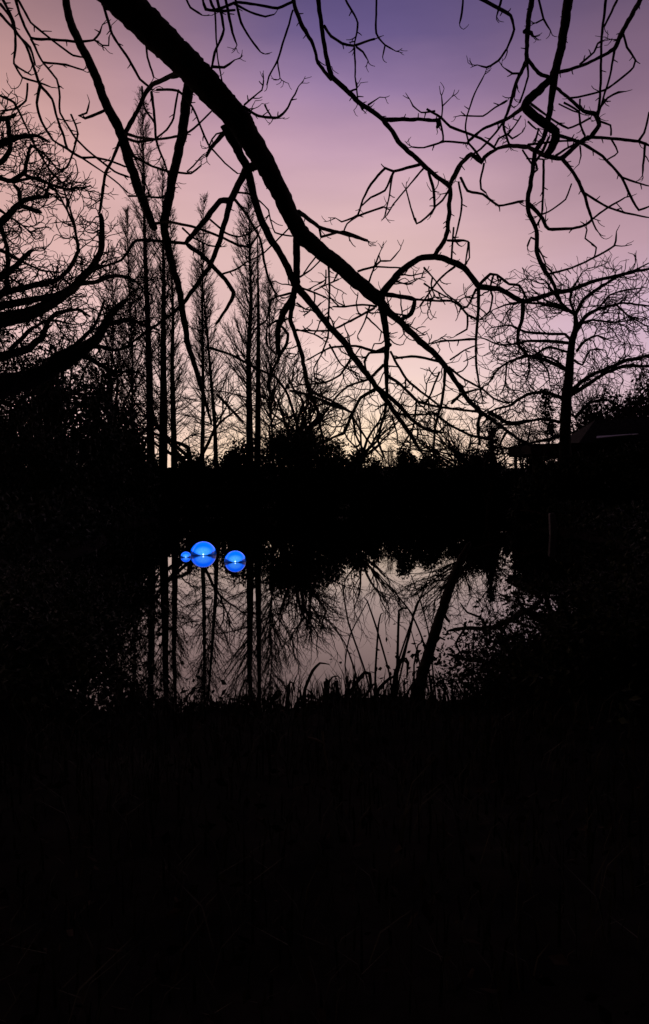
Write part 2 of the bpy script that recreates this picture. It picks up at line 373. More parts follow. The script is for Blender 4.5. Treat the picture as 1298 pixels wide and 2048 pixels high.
# ------------------------------------------------------------------ the overhanging tree (foreground)
OVER = """
*200,-45,70 245,0,67 300,55,62 350,105,58 400,155,56 440,200,52 480,245,47 513,300,42 537,340,38 560,385,35 586,440,32 606,472,34 645,505,30 690,542,28 730,577,28 762,600,24
*761,597,16 767,633,14 774,685,12 772,737,9 774,789,6 770,824,5 756,879,5 768,914,4
*764,606,17 777,623,15 812,654,13 839,682,13 869,706,12 893,737,11 917,772,9 938,803,8 962,824,8 1014,862,6 1063,893,4
*452,250,22 457,267,19 479,305,17 494,336,17 505,381,15 517,426,14 541,478,14 566,515,13 590,567,16 624,609,13 659,654,12 687,682,13 711,720,12 746,765,11 774,803,10 805,845,9 832,886,7 846,910,5
*525,322,22 513,329,18 491,343,15 472,378,13 461,402,13 440,402,11 412,437,11 378,478,10 372,487,9 402,509,8 439,546,8 468,585,8 454,616,6 431,650,5
*461,400,13 454,431,11 439,483,10 420,531,9 387,579,8 361,613,7 326,640,5 288,668,5 243,699,4
470,400,6 494,431,5 520,476,5 528,520,5 535,553,5 553,590,4
*380,150,26 378,172,22 371,215,20 364,270,19 350,333,18 340,385,18 329,447,17 329,460,16 340,515,15 357,574,13 367,633,12 378,696,11 395,748,9 408,793,6 424,850,4
*131,-5,15 139,38,16 153,73,16 184,135,17 212,208,18 243,270,20 264,340,18 288,406,17 309,458,14
250,267,9 274,222,8 288,191,8 305,170,8 333,156,10 362,146,12
203,-4,6 225,69,5 257,118,5 281,159,5 302,177,4
314,180,5 357,182,5 385,215,4 402,253,4 416,288,4 450,326,3 475,347,3
357,180,4 347,236,4 333,260,4 312,277,4
303,184,6 309,229,5 312,277,5 318,300,4 331,330,4 340,360,3
284,173,4 288,215,4 309,246,4 312,277,4
250,267,6 274,274,5 312,279,5 360,272,5 388,257,4 423,222,3
253,277,6 274,284,5 298,281,5 312,279,4
239,284,7 225,319,6 211,347,6 205,388,6 199,426,6
260,309,6 284,322,5 305,333,5 336,343,5 381,347,4 402,331,3
374,343,3 386,332,3 402,314,3
293,83,5 295,114,4 307,153,4
257,392,4 288,392,4 326,395,4 336,378,4
250,284,4 262,300,4 284,348,3 300,392,3
312,447,6 340,444,6 374,451,5 395,456,5 446,476,5 476,491,5 498,493,5 517,469,4
365,456,4 387,476,4 417,491,3 435,493,3
420,439,4 450,465,4 476,474,3 502,465,3 520,450,3
472,385,4 498,387,4 520,402,3 537,420,3 541,439,3 550,465,3 583,472,3
370,487,7 328,483,6 272,481,6 243,520,5 180,543,4
440,550,4 476,537,4 494,524,3 528,506,3 580,454,3
448,265,9 435,280,8 420,297,7 413,313,5
446,264,3 433,268,3 424,279,3 418,293,3
*595,452,16 593,512,14 593,564,14 586,599,11 581,640,8 593,675,8 604,710,8 611,755,8 618,782,9 635,821,6 642,859,5 649,897,4
*588,592,13 566,626,13 557,654,11 555,689,11 559,712,8
559,712,7 573,689,7 576,668,6 566,655,5 556,650,4
559,712,6 541,751,5 534,772,5 552,807,4 543,824,4 559,838,4 583,855,4 600,876,3
555,640,4 534,654,4 534,689,4 552,708,4
588,585,5 555,592,4 541,600,4 533,640,4 508,660,4 497,700,3
618,782,6 660,800,5 700,823,4 714,850,4 745,893,4 765,915,3
*760,592,15 801,543,13 836,519,12 870,513,12 917,528,12 938,547,11 959,573,12 1001,578,10 1042,602,10 1073,597,9 1108,585,8 1143,580,8 1177,566,7 1229,552,6 1305,536,5
957,573,7 957,616,6 952,682,5 952,730,5 959,772,4 966,800,3
1046,604,9 1047,626,8 1039,654,7 1035,687,6 1056,710,5
959,569,6 980,548,6 994,550,5 1018,569,5 1039,571,5 1053,597,5
950,678,5 917,680,4 883,682,4 865,687,3
*636,-6,10 644,59,9 652,111,9 663,153,11 690,177,10 722,208,9 767,239,9 801,288,9 843,326,9 869,350,8 900,374,9 897,433,9 893,470,9 869,513,9
585,-4,8 600,42,8 625,87,7 635,125,6 663,159,7
767,239,8 812,239,7 850,239,6 879,240,7
879,237,4 886,281,4 848,295,3 825,294,3
853,218,4 883,236,5 900,253,5 942,269,5 962,277,5 990,296,5
870,222,4 843,225,3 826,212,3 819,198,3
649,52,6 663,73,5 684,87,5 708,92,5 730,84,4 749,78,4
690,-3,4 715,45,4 708,92,3
709,95,4 711,153,3 716,203,3
713,94,4 726,104,4 736,121,3
753,-3,4 752,66,4 770,90,3 791,102,3
770,90,3 765,114,3
586,20,4 566,87,4 555,121,4 538,153,3 534,170,3
555,121,3 560,156,3
420,-2,6 430,20,6 472,5,5 520,10,5 555,16,5 586,3,5
465,5,5 500,24,4 531,33,4 548,29,4
434,-3,6 448,59,5 430,104,5 423,139,4
451,-3,6 465,66,5 474,90,4
470,-3,5 482,45,5 500,76,4 521,104,4
430,20,4 434,104,3 444,163,3
405,-3,6 412,18,6 440,22,5 470,20,4
372,-3,4 380,14,4 404,30,4
423,133,6 448,135,5 469,120,4
462,206,8 489,215,6 517,232,5 555,236,5 576,215,4 597,173,3
489,209,4 512,190,3 524,180,3 527,161,3
597,423,9 638,454,7 683,466,6 735,481,5
642,474,5 687,463,4 735,481,4
638,454,4 642,474,4
687,465,3 694,447,3 715,432,4 767,414,4
843,328,6 787,343,5 770,336,5 742,368,5 725,399,4 715,430,4 683,444,3 671,436,3
787,345,5 770,381,4 742,395,4 722,413,3
785,350,4 777,399,3 770,430,3
846,338,4 815,374,3 787,409,3 774,430,3
857,343,6 867,381,6 869,416,5 850,437,4 833,447,4 822,415,3 812,378,3
900,376,5 885,400,4 871,413,4 862,428,5
*1137,-5,19 1125,80,17 1110,146,16 1103,201,12 1094,250,11 1087,277,9 1070,305,8 1065,347,8 1056,395,9 1059,430,8 1073,461,8 1073,502,8 1087,536,8 1105,564,7 1122,606,6 1135,618,5
*1104,157,13 1070,187,16 1049,212,17 1077,239,17 1111,263,17 1104,295,16 1092,313,13
1049,214,8 1011,239,6 966,258,5 938,281,5
1094,312,11 1122,317,9 1160,284,8 1181,274,9 1198,250,9 1191,229,11 1167,222,7 1139,198,6 1112,175,6
1174,274,7 1222,277,6 1278,283,6 1303,293,5
1167,288,6 1205,312,5 1243,354,5 1261,392,5 1278,420,4 1303,411,4
1243,354,4 1270,364,4 1303,373,3
1125,319,7 1150,350,6 1167,385,6 1177,420,5 1184,440,5 1160,454,5 1098,459,6 1080,430,7 1056,406,8
1167,385,5 1215,414,4 1250,426,4 1303,436,3
1184,439,4 1215,416,4 1250,395,3
1184,440,4 1192,458,3 1198,466,3
1090,311,9 1056,295,8 1021,291,8 994,298,6 969,315,8 962,326,8 942,309,8 917,333,8 900,371,8
962,319,5 938,288,4 890,283,4 848,295,3
1056,290,5 1111,283,4 1157,281,4
*1063,-5,12 1056,52,11 1053,97,9 1053,121,9 1032,166,7 1018,215,6 1007,250,5 1018,288,4
1055,118,8 1077,146,7 1100,155,7
1056,60,5 1066,72,5
1011,239,5 987,270,4 962,298,4 928,322,4 910,357,4
921,355,5 935,381,5 966,388,5 997,411,4 1046,402,5
917,364,4 924,399,4 921,430,4 910,478,3
968,326,4 961,361,4 962,378,4 972,386,3
1285,-5,10 1250,52,9 1229,97,8 1202,114,6 1160,133,6 1113,146,7
1229,97,5 1221,149,4 1209,187,4 1195,236,4
1212,-4,6 1205,55,5 1202,104,5 1200,194,5 1195,232,5
1236,-4,5 1209,52,4
1247,69,4 1254,94,4 1271,121,4 1267,135,4 1240,159,4 1209,180,4 1157,194,4 1139,196,4
955,-4,7 970,2,6 997,17,7 1021,31,6 1028,59,5 1014,97,4 997,121,4 973,135,4 955,130,3
1003,-4,5 997,17,5 993,33,4
926,-4,4 924,25,4 919,47,4
1077,-4,5 1087,38,4 1101,61,4
1087,38,3 1072,46,3
1039,147,4 1025,147,4 1007,135,3
938,288,4 931,257,3 935,229,3 949,187,3 969,149,3
883,236,3 885,215,3 883,191,3
885,212,3 895,203,2 904,193,2
1014,201,4 990,215,3 966,232,3 921,231,3
1222,277,4 1226,284,4 1236,305,3 1212,321,3
1222,270,4 1221,250,4 1200,243,4
1298,225,4 1288,267,4 1278,281,5
1290,288,5 1286,330,4 1285,350,4
1087,320,5 1087,364,5 1084,427,4 1073,452,4
1143,368,3 1131,399,3 1098,423,3 1078,430,4
1098,548,5 1143,536,4 1188,515,4 1229,491,4 1233,463,3
1188,515,3 1193,495,3 1170,477,3 1174,460,3
1073,480,4 1062,475,4 1055,492,4
1073,490,4 1084,510,3 1091,527,3
1080,520,3 1100,540,3 1115,560,3
1065,330,5 1087,300,6 1098,275,5
1045,300,4 1065,330,4
1128,205,4 1157,222,4 1160,248,4 1170,270,3
1191,229,5 1215,195,4 1237,185,4 1250,183,3
0,28,6 31,62,5 52,90,5 66,128,5 80,170,6 104,198,5 114,236,5 128,274,5 135,298,5 163,315,5 191,315,4 222,322,4 250,333,4
5,-3,6 28,45,5 31,90,5 28,128,4 49,142,4 62,150,3
31,-3,6 42,35,5 62,76,5 104,78,5 149,83,5 187,80,4 200,65,4 205,49,3
35,-3,5 62,45,4 104,80,4 146,111,4 163,114,3
62,78,5 83,121,4 114,159,4 120,194,4 120,225,4 152,277,4 180,305,4 229,343,4 257,354,4
87,125,4 132,130,4 166,140,3
80,172,6 73,205,5 83,243,5 107,281,4 135,298,5
211,220,6 185,232,5 170,237,5 158,232,5 173,226,4 179,203,3
0,191,5 28,205,5 52,253,4 69,290,4 100,340,4 130,372,3
55,166,4 52,201,4 28,218,4 0,222,4
142,229,4 156,267,4 146,305,4 135,333,4 111,350,3
163,315,4 200,340,3 229,361,3 255,385,3
0,8,6 18,30,5 36,70,5 60,95,5 70,128,4
30,130,4 45,155,4 70,163,4 104,175,3
125,372,4 140,420,4 150,455,5 153,480,5
205,388,4 201,400,3 188,408,3
190,80,3 205,90,3 217,91,3 218,74,3
1053,121,5 1056,153,4 1039,205,4
1037,149,4 1028,194,4
1063,208,5 1091,229,4 1136,257,4 1181,236,4
1160,198,4 1158,222,3 1163,257,3
1077,257,4 1070,284,4
1056,243,4 1073,258,3 1077,257,3
1115,270,7 1150,281,6 1167,288,6
1111,312,5 1136,295,4 1157,284,4
1118,208,3 1146,222,3 1160,226,3
1160,128,4 1188,104,4 1195,87,4 1202,83,4
1014,267,4 1025,277,4 1044,265,3
1042,232,3 1018,267,3
990,291,4 997,277,4 1014,268,4
1053,317,3 1087,319,3
1070,322,4 1075,340,4 1068,345,4
1160,291,4 1162,312,3 1158,328,3
876,241,9 877,250,8 874,255,5
1053,62,9 1063,66,8 1066,72,5
1048,64,8 1056,58,8
700,183,4 707,180,4 713,178,3
722,212,5 724,219,4 731,212,4
736,210,4 748,202,3 760,194,3
530,210,4 545,238,3
500,228,4 503,220,3
656,519,5 659,581,4 657,633,4 656,675,4 642,710,3 628,737,3 631,765,3
659,689,4 683,730,3 718,748,3
753,613,5 725,609,4 690,613,4 666,613,3
749,616,5 697,644,4 659,661,4 593,661,3
739,613,4 729,644,3 715,671,3
781,689,7 753,703,6 711,692,5 659,696,4 614,720,3
770,703,6 739,706,5 729,723,5 732,741,4
767,730,6 753,744,6 739,758,5 697,772,4 673,793,4 645,834,3
774,751,7 801,769,6 836,803,6 879,814,5 931,821,5 962,824,5
781,703,5 794,730,5 819,765,5 864,800,4 879,812,4
788,717,5 822,713,5 850,716,5 893,728,4
732,748,8 753,772,8 798,810,8 822,838,7 853,859,6 893,866,4
749,779,7 722,796,6 704,828,6 687,866,6 663,876,4
704,828,5 711,869,4 725,897,4 739,921,3
649,807,4 697,821,4
798,828,4 829,829,4 870,828,4
833,800,4 829,841,4 820,880,3
784,831,4 794,869,3 794,886,3 805,886,3
819,869,4 801,897,3
420,696,6 462,710,5 507,734,5 552,755,5 576,789,5 593,845,5 607,873,4
580,782,5 614,789,5 663,807,5 701,824,4
434,789,6 465,821,5 489,848,5
767,588,10 794,592,9 829,599,9 822,626,9 801,640,8
829,599,5 870,602,4 903,602,5 921,613,5 935,630,5 959,640,3
935,630,4 933,658,4 912,671,3
952,578,5 935,613,4 921,618,4
848,535,4 865,554,3 893,588,3 921,609,3
848,567,4 869,581,3 903,599,3
910,533,5 879,557,4 862,581,4 840,612,4
907,455,4 903,519,4
895,481,5 936,483,4 931,526,3
938,484,3 939,515,3 931,529,3
987,550,4 980,578,4 985,592,4 980,623,4 959,640,3
890,737,7 888,772,6 883,807,6 869,859,5 867,921,4
879,744,4 862,786,4 848,814,4
897,734,5 928,758,4 966,779,4 987,796,4 1014,807,4
903,807,6 921,789,6 952,779,4
980,824,8 1014,845,7 1032,845,6 1091,838,4
715,543,5 749,533,4 761,522,4 781,522,3 798,502,3
749,533,4 761,502,3
749,533,4 780,535,3 812,536,3
735,571,4 749,533,3
600,554,4 621,540,3 642,519,3
607,547,3 635,509,3
628,581,3 677,559,3
652,540,3 651,567,3
597,574,4 628,585,4 652,595,3
593,606,4 611,619,3 625,621,3 642,606,3
593,659,4 628,668,3 645,678,3
870,828,5 900,850,5 940,870,5 990,880,4
962,824,8 955,850,7 960,890,6
900,720,4 930,700,3 955,690,3
1014,862,5 1000,890,4 1010,915,4
640,830,5 620,850,4 600,885,4
700,720,5 680,750,4 650,765,4 600,770,3
"""
OVERHEAD = [(-4.35, 4.7, 5.2), (-4.1, 4.9, 7.2), (-3.3, 5.3, 8.6), (-2.0, 5.7, 9.0), (-.8, 6.0, 8.9), (.6, 6.2, 8.8), (2.0, 6.4, 8.5), (3.2, 6.7, 8.1), (4.4, 7.0, 7.6)]

def over_field(px, py):
    v = min(max(py, -80), 950)
    return 6.0 + 2.9 * v / 900 + .32 * math.sin(px / 150 + v / 260) + .2 * math.sin(px / 85 - v / 120 + 1)

tree = empty('overhanging_tree', (-4.35, 4.7, gz(-4.35, 4.7)), 'big bare tree whose thick knobbly limb slants down over the pond', 'tree')
class _Shift:      # meshes are built in world space, the empty stands at the tree's foot
    pass
lines = parse(OVER)
tr = Traced(lines, over_field, 'bark', tree, .75)
ov = np.array(OVERHEAD)
def over_prefix(R, W3, rad):
    if R[0, 1] > 1.5 or R[0, 0] < 3 and R[0, 1] > 20: return None
    p = np.array(W3[0])
    if R[0, 2] > 60:                    # the great limb arches back to the trunk
        pts = np.array([(-4.35, 4.7, 5.0), (-3.9, 4.9, 5.75), (-3.2, 5.25, 6.25), (-2.5, 5.6, 6.35)])
        return [tuple(q) for q in pts], np.array([.26, .22, .19, .175])
    # nearest point of the bough overhead, a little further along
    q = catmull(np.c_[ov[:, :2] * 100, ov[:, 2:3] * 0, ov[:, 2:3]], 12); Q = np.c_[q[:, :2] / 100, q[:, 3]]
    tgt = p + np.array([random.uniform(-1.3, .3), -.2, 1.6]); k = np.argmin(np.linalg.norm(Q - tgt, axis=1)); s = Q[k]
    e1 = RNG.normal(0, .17, 3) + np.array([.12, 0, .2]); m1 = s * .66 + p * .34 + e1; m2 = s * .3 + p * .7 + e1 * .45 + RNG.normal(0, .06, 3)
    return [tuple(s), tuple(m1), tuple(m2)], np.array([rad[0] * 1.5, rad[0] * 1.3, rad[0] * 1.1])

def over_twigs(s, tb, R, off):
    cnt = 0; Lp = len(R)
    for i in range(1, Lp - 1):
        x, y, w = R[i]; dirx, diry = R[i + 1, :2] - R[i - 1, :2]; a = math.atan2(diry, dirx)
        sd = random.choice((-1, 1))
        if random.random() < (.11 if w < 8 else .10):   # buds and short spurs
            px_twig(s, tb, x, y, off[i], a + sd * random.uniform(.6, 1.3), w / 2 + random.uniform(4, 9), 3.0, 2, step=4, wig=.15); cnt += 1
        low = 545 < y < 905 and 560 < x < 1060
        if low:
            pr = .22 if w > 9 else .17
            if random.random() < pr:
                px_twig(s, tb, x, y, off[i], a + sd * random.uniform(.5, 1.4), w / 2 + random.uniform(18, 70), random.uniform(2.6, 3.8), 0, up=.12, sub=.22, wig=.28, slope=.006); cnt += 1
        elif y > 60 and w < 9 and random.random() < .035:
            px_twig(s, tb, x, y, off[i], a + sd * random.uniform(.5, 1.2), random.uniform(18, 45), 2.6, 0, up=.2, sub=.12, wig=.2); cnt += 1
    x, y, w = R[-1]
    if w < 6 and 0 < x < 1298 and y > 20:
        a = math.atan2(*(R[-1, :2] - R[-3 if Lp > 2 else 0, :2])[::-1])
        for k in range(random.choice((1, 2, 2))):
            px_twig(s, tb, x, y, off[-1], a + random.uniform(-.7, .7), random.uniform(10, 26), 2.3, 1, up=.2, sub=.2, wig=.2, step=5); cnt += 1
    return cnt
tr.build(over_twigs, over_prefix)
# trunk and overhead bough (outside the frame, they carry everything seen)
def solid_tube(name, pts, rads, mat, parent, n=16, step=.12, bumpy=.06):
    q = catmull(np.c_[np.array(pts)[:, :2] * 100, np.array(rads), np.array(pts)[:, 2:3]], step * 100)
    P = np.c_[q[:, :2] / 100, q[:, 3]]; r = q[:, 2]
    rr = r[:, None] * (1 + RNG.normal(0, bumpy, (len(r), n)))
    m = MB(); m.tube([tuple(p) for p in P] + [tuple(P[-1] + (P[-1] - P[-2]) * .3)], np.vstack([rr, np.full((1, n), r[-1] * .1)]), n)
    return m.build(name, mat, parent)
def tall_tube(name, pts, rads, mat, parent, n=16, bumpy=.06, sub=6):
    """like solid_tube but sampled along z (for upright stems)"""
    P = np.array(pts, float); t0 = np.arange(len(P)); tt = np.linspace(0, len(P) - 1, (len(P) - 1) * sub + 1)
    Q = np.stack([np.interp(tt, t0, P[:, i]) for i in range(3)], 1); r = np.interp(tt, t0, rads)
    k = np.array([.25, .5, .25])
    for _ in range(3):
        Q[1:-1] = .25 * Q[:-2] + .5 * Q[1:-1] + .25 * Q[2:]
    rr = r[:, None] * (1 + RNG.normal(0, bumpy, (len(r), n)))
    m = MB(); m.tube([tuple(p) for p in Q] + [tuple(Q[-1] + (Q[-1] - Q[-2]) * .3)], np.vstack([rr, np.full((1, n), r[-1] * .1)]), n)
    return m.build(name, mat, parent)
tall_tube('trunk', [(-4.5, 4.6, -.1), (-4.45, 4.6, .25), (-4.4, 4.65, 1.2), (-4.3, 4.7, 3), (-4.4, 4.7, 5), (-4.3, 4.75, 7), (-4.7, 4.6, 9.5), (-4.9, 4.4, 12)], [.75, .55, .44, .40, .38, .27, .18, .05], 'bark', tree, 20)
solid_tube('limb', OVERHEAD, [.2, .17, .15, .135, .12, .105, .09, .075, .04], 'bark', tree, 12)
def unshift(root):
    """keep children where they were built although the empty stands at the foot"""
    for ch in root.children:
        ch.location = -root.location
unshift(tree)

# ------------------------------------------------------------------ gnarled tree on the left bank
LEFT = """
*-40,660,44 0,640,30 52,630,26 104,606,21 149,574,17 180,540,14 201,505,12 205,460,10 202,428,9
-30,615,18 14,609,15 69,599,13 121,588,12 149,574,11
-25,600,17 10,585,14 69,571,11 114,560,9 139,536,8 156,502,7 153,474,5 149,455,4 132,416,4 111,381,4 69,347,3
139,581,10 163,567,9 194,564,9 222,552,8 250,554,6 277,567,4 300,590,3
*-50,790,48 0,772,42 69,755,36 139,718,28 191,680,20 213,645,15 222,630,13 240,610,11 257,599,7
222,647,11 240,643,10 260,639,9 288,651,6 320,660,4
*-40,725,22 0,713,17 52,699,15 83,675,11 94,644,9 114,626,8 156,619,6 180,633,4
-40,570,16 10,547,13 28,536,11 49,515,9 64,500,9
*-45,470,18 0,447,15 21,426,13 45,402,10 70,395,8 97,392,6
45,412,9 64,420,9 83,425,8
-45,300,16 0,288,14 35,274,10 76,272,6 100,285,4
-40,345,12 0,357,9 24,361,9 49,343,8 57,305,6 62,290,4
-40,330,14 0,326,11 20,300,9 18,262,9 14,236,8
-30,250,9 0,238,9 14,236,8 30,228,5
40,400,8 38,382,8 28,370,6
90,392,6 97,374,6 110,370,4
50,350,6 90,365,5 130,378,5 165,375,4 183,372,3
25,365,6 70,355,5 110,372,4 150,382,4
0,447,8 15,500,9 14,564,10 10,585,10
62,290,5 90,310,4 120,345,3
0,420,6 30,440,4 70,470,3
0,500,7 40,520,5 80,540,4 120,545,3
0,560,8 30,540,6
20,700,10 60,660,7 100,640,5 150,650,3
100,720,14 150,690,9 190,650,6 210,600,4
180,690,10 230,700,6 270,690,4
160,705,12 220,740,7 280,745,4
"""
KX, KY = at(-70, 900, 21)[0], 21.0
ktree = empty('gnarled_tree', (KX, KY, gz(KX, KY)), 'gnarled old bare tree with thick crooked limbs turning up at their ends', 'tree')
def left_field(px, py): return 20.5 + .9 * math.sin(px / 90 + py / 130) + .8 * math.sin(py / 60)
left_lines = []
for kd, A in parse(LEFT):
    if A[0, 0] < -20: A = np.vstack([[-70, A[0, 1] + 14, A[0, 2] * 1.15], A])
    left_lines.append((kd, A))
for yy, ln_, w_ in ((690, 190, 26), (610, 230, 22), (520, 170, 17), (440, 190, 16), (360, 130, 13), (300, 150, 11), (250, 90, 9)):      # limbs on the trunk's far side
    left_lines.append(('limb', np.array([(-70, yy + 14, w_ * 1.1), (-70 - ln_ * .25, yy, w_), (-70 - ln_ * .5, yy - 28, w_ * .75), (-70 - ln_ * .8, yy - 40, w_ * .5), (-70 - ln_, yy - 95, w_ * .25)])))
trk = Traced(left_lines, left_field, 'far_bark', ktree, 2.2)
def left_twigs(s, tb, R, off):
    cnt = 0
    for i in range(1, len(R) - 1):
        x, y, w = R[i]; a = math.atan2(*(R[i + 1, :2] - R[i - 1, :2])[::-1])
        for _ in range(2):
            if random.random() < .58:
                px_twig(s, tb, x, y, off[i], a + random.choice((-1, 1)) * random.uniform(.4, 1.3), w / 2 + random.uniform(18, 75), random.uniform(2.0, 3.4), 0,
                        up=.12, sub=.30, wig=.38, curl=random.uniform(-.12, .12), step=6, slope=.02); cnt += 1
    return cnt
trk.build(left_twigs)
zk = lambda py: at(0, py, KY)[2]
tall_tube('trunk', [(KX - .1, KY, -.2), (KX, KY, .6), (KX + .1, KY, 3), (KX - .1, KY, 6), (KX + .15, KY, zk(560)), (KX - .05, KY, zk(450)), (KX + .1, KY + .1, zk(330)), (KX - .25, KY, zk(230)), (KX - .1, KY, zk(150))], [1.0, .78, .62, .52, .42, .33, .22, .12, .03], 'far_bark', ktree, 18)
unshift(ktree)

# ------------------------------------------------------------------ broad tree on the right bank
RIGHT = """
1153,661,10 1170,633,9 1195,619,7 1247,606,5 1298,612,4 1330,620,3
1150,630,9 1167,599,8 1195,578,7 1229,557,6 1264,543,4 1300,525,3
1153,703,7 1170,682,6 1195,671,4 1222,682,3
1140,686,8 1091,682,7 1056,682,6 1035,687,5 1000,690,4 962,675,3
1136,704,6 1098,694,6 1070,710,5 1056,713,4 1030,720,3
1138,742,10 1098,723,8 1056,711,7 1014,724,5 994,740,4 975,770,3
1134,738,6 1104,717,5 1075,710,5
1143,684,7 1130,668,6 1104,668,6 1052,664,6 1020,650,4 985,655,3
*1140,782,11 1174,755,9 1212,737,8 1240,726,8 1257,719,7 1298,712,6 1330,705,5
1140,792,11 1181,766,9 1200,752,8 1229,737,8 1260,731,7 1305,733,6
1130,800,10 1091,784,8 1056,789,7 1021,810,6 994,817,5 960,835,3
1128,845,9 1080,838,7 1035,848,6 1000,850,4
1150,628,9 1130,615,8 1110,590,6 1090,560,4
1150,628,7 1140,600,6 1146,575,5 1160,552,4
1136,622,7 1100,610,6 1050,605,5 1010,610,4 985,620,3
1132,616,6 1090,600,4 1060,575,3
1155,650,7 1185,640,5 1225,645,4 1265,640,3
1195,619,5 1220,590,4 1250,580,4 1290,575,3
1229,606,5 1255,630,4 1290,650,3
1150,835,8 1180,805,6 1215,800,5 1245,815,3
1148,720,6 1165,730,5 1180,700,4 1210,700,3
1014,724,4 1010,770,4 1000,790,3
1056,711,4 1060,740,4 1050,765,3
1075,716,4 1095,740,4 1100,770,3
1128,870,9 1090,880,7 1040,890,5 1000,900,4
"""
RX, RY = at(1130, 930, 38)[0], 38.0
rtree = empty('spreading_tree', (RX, RY, gz(RX, RY)), 'broad bare tree with straight dark trunk and sinuous spreading boughs beside the shelter roof', 'tree')
def right_field(px, py): return 38 + 1.2 * math.sin(px / 60 + py / 90) + (px - 1140) * .006
trr = Traced([(k_, A_ * np.array([1, 1, .86])) for k_, A_ in parse(RIGHT)], right_field, 'far_bark', rtree, 3.0)
def right_twigs(s, tb, R, off):
    cnt = 0
    for i in range(1, len(R)):
        x, y, w = R[i]; a = math.atan2(*(R[min(i + 1, len(R) - 1), :2] - R[i - 1, :2])[::-1])
        pr = .62 if y < 800 else .75
        for _ in range(2):
            if random.random() < pr:
                px_twig(s, tb, x, y, off[i], a + random.choice((-1, 1)) * random.uniform(.3, 1.2), w / 2 + random.uniform(22, 85), random.uniform(1.7, 2.6), 0,
                        up=.06, sub=.24, wig=.30, curl=random.uniform(-.07, .07), step=5, slope=.035); cnt += 1
    return cnt
trr.build(right_twigs)
def rp(px, py): return at(px, py, RY)
tall_tube('trunk', [(RX, RY, -.1), rp(1131, 940), rp(1130, 876), rp(1132, 807), rp(1139, 737), rp(1143, 685), rp(1153, 654), rp(1150, 626)], [.45, .34, .27, .26, .21, .175, .14, .09], 'far_bark', rtree, 14, .05)
unshift(rtree)

# ------------------------------------------------------------------ foliage helper
def leaf_quads(C, size, jitter=.5, up=0.0):
    N = len(C)
    d1 = RNG.normal(0, 1, (N, 3)); d1 /= np.linalg.norm(d1, axis=1, keepdims=True)
    d2 = RNG.normal(0, 1, (N, 3)); d2 -= (d2 * d1).sum(1, keepdims=True) * d1; d2 /= np.linalg.norm(d2, axis=1, keepdims=True)
    s = size * RNG.uniform(1 - jitter, 1 + jitter, (N, 1))
    a = C - d1 * s * .5; b_ = C + d1 * s * .5; w = d2 * s * .27
    m = C + np.cross(d1, d2) * s * .06
    return np.stack([a, m + w, b_, m - w], 1)

def make_shrub(name, rx, ry, h, n, leaf, clumps, label, cat='shrub', group=None, mat='leaf', fill=.55):
    root = empty(name, (0, 0, 0), label, cat, group)
    cs = []
    for i in range(clumps):
        th = random.uniform(0, 2 * PI); r = random.random() ** .5; z = random.uniform(.12, 1) * h * (1 - .35 * r * r)
        k = math.sqrt(max(.15, 1 - (z / h) ** 2 * .75))
        cs.append((math.cos(th) * r * rx * k, math.sin(th) * r * ry * k, z * .92))
    cs = np.array(cs)
    pick = RNG.integers(0, clumps, n)
    rad = h / clumps ** .33 * fill
    g = RNG.normal(0, 1, (n, 3)); g /= np.linalg.norm(g, axis=1, keepdims=True)
    C = cs[pick] + g * (RNG.random((n, 1)) ** .4) * rad
    C[:, 2] = np.abs(C[:, 2])
    m = MB(); m.quads(leaf_quads(C, leaf)); m.build('crown', mat, root, False)
    st = MB()
    for c in cs[:: max(1, clumps // 26)]:
        b0 = np.array([random.uniform(-.25, .25) * rx * .5, random.uniform(-.2, .2), -.1]); mid_ = b0 * .5 + c * .5 + np.array([0, 0, h * .08])
        st.tube([tuple(b0), tuple(b0 * .6 + mid_ * .4), tuple(mid_), tuple(c)], [h * .016, h * .013, h * .009, h * .004], 5)
    st.build('stems', 'far_bark', root)['kind'] = 'stuff'
    return root

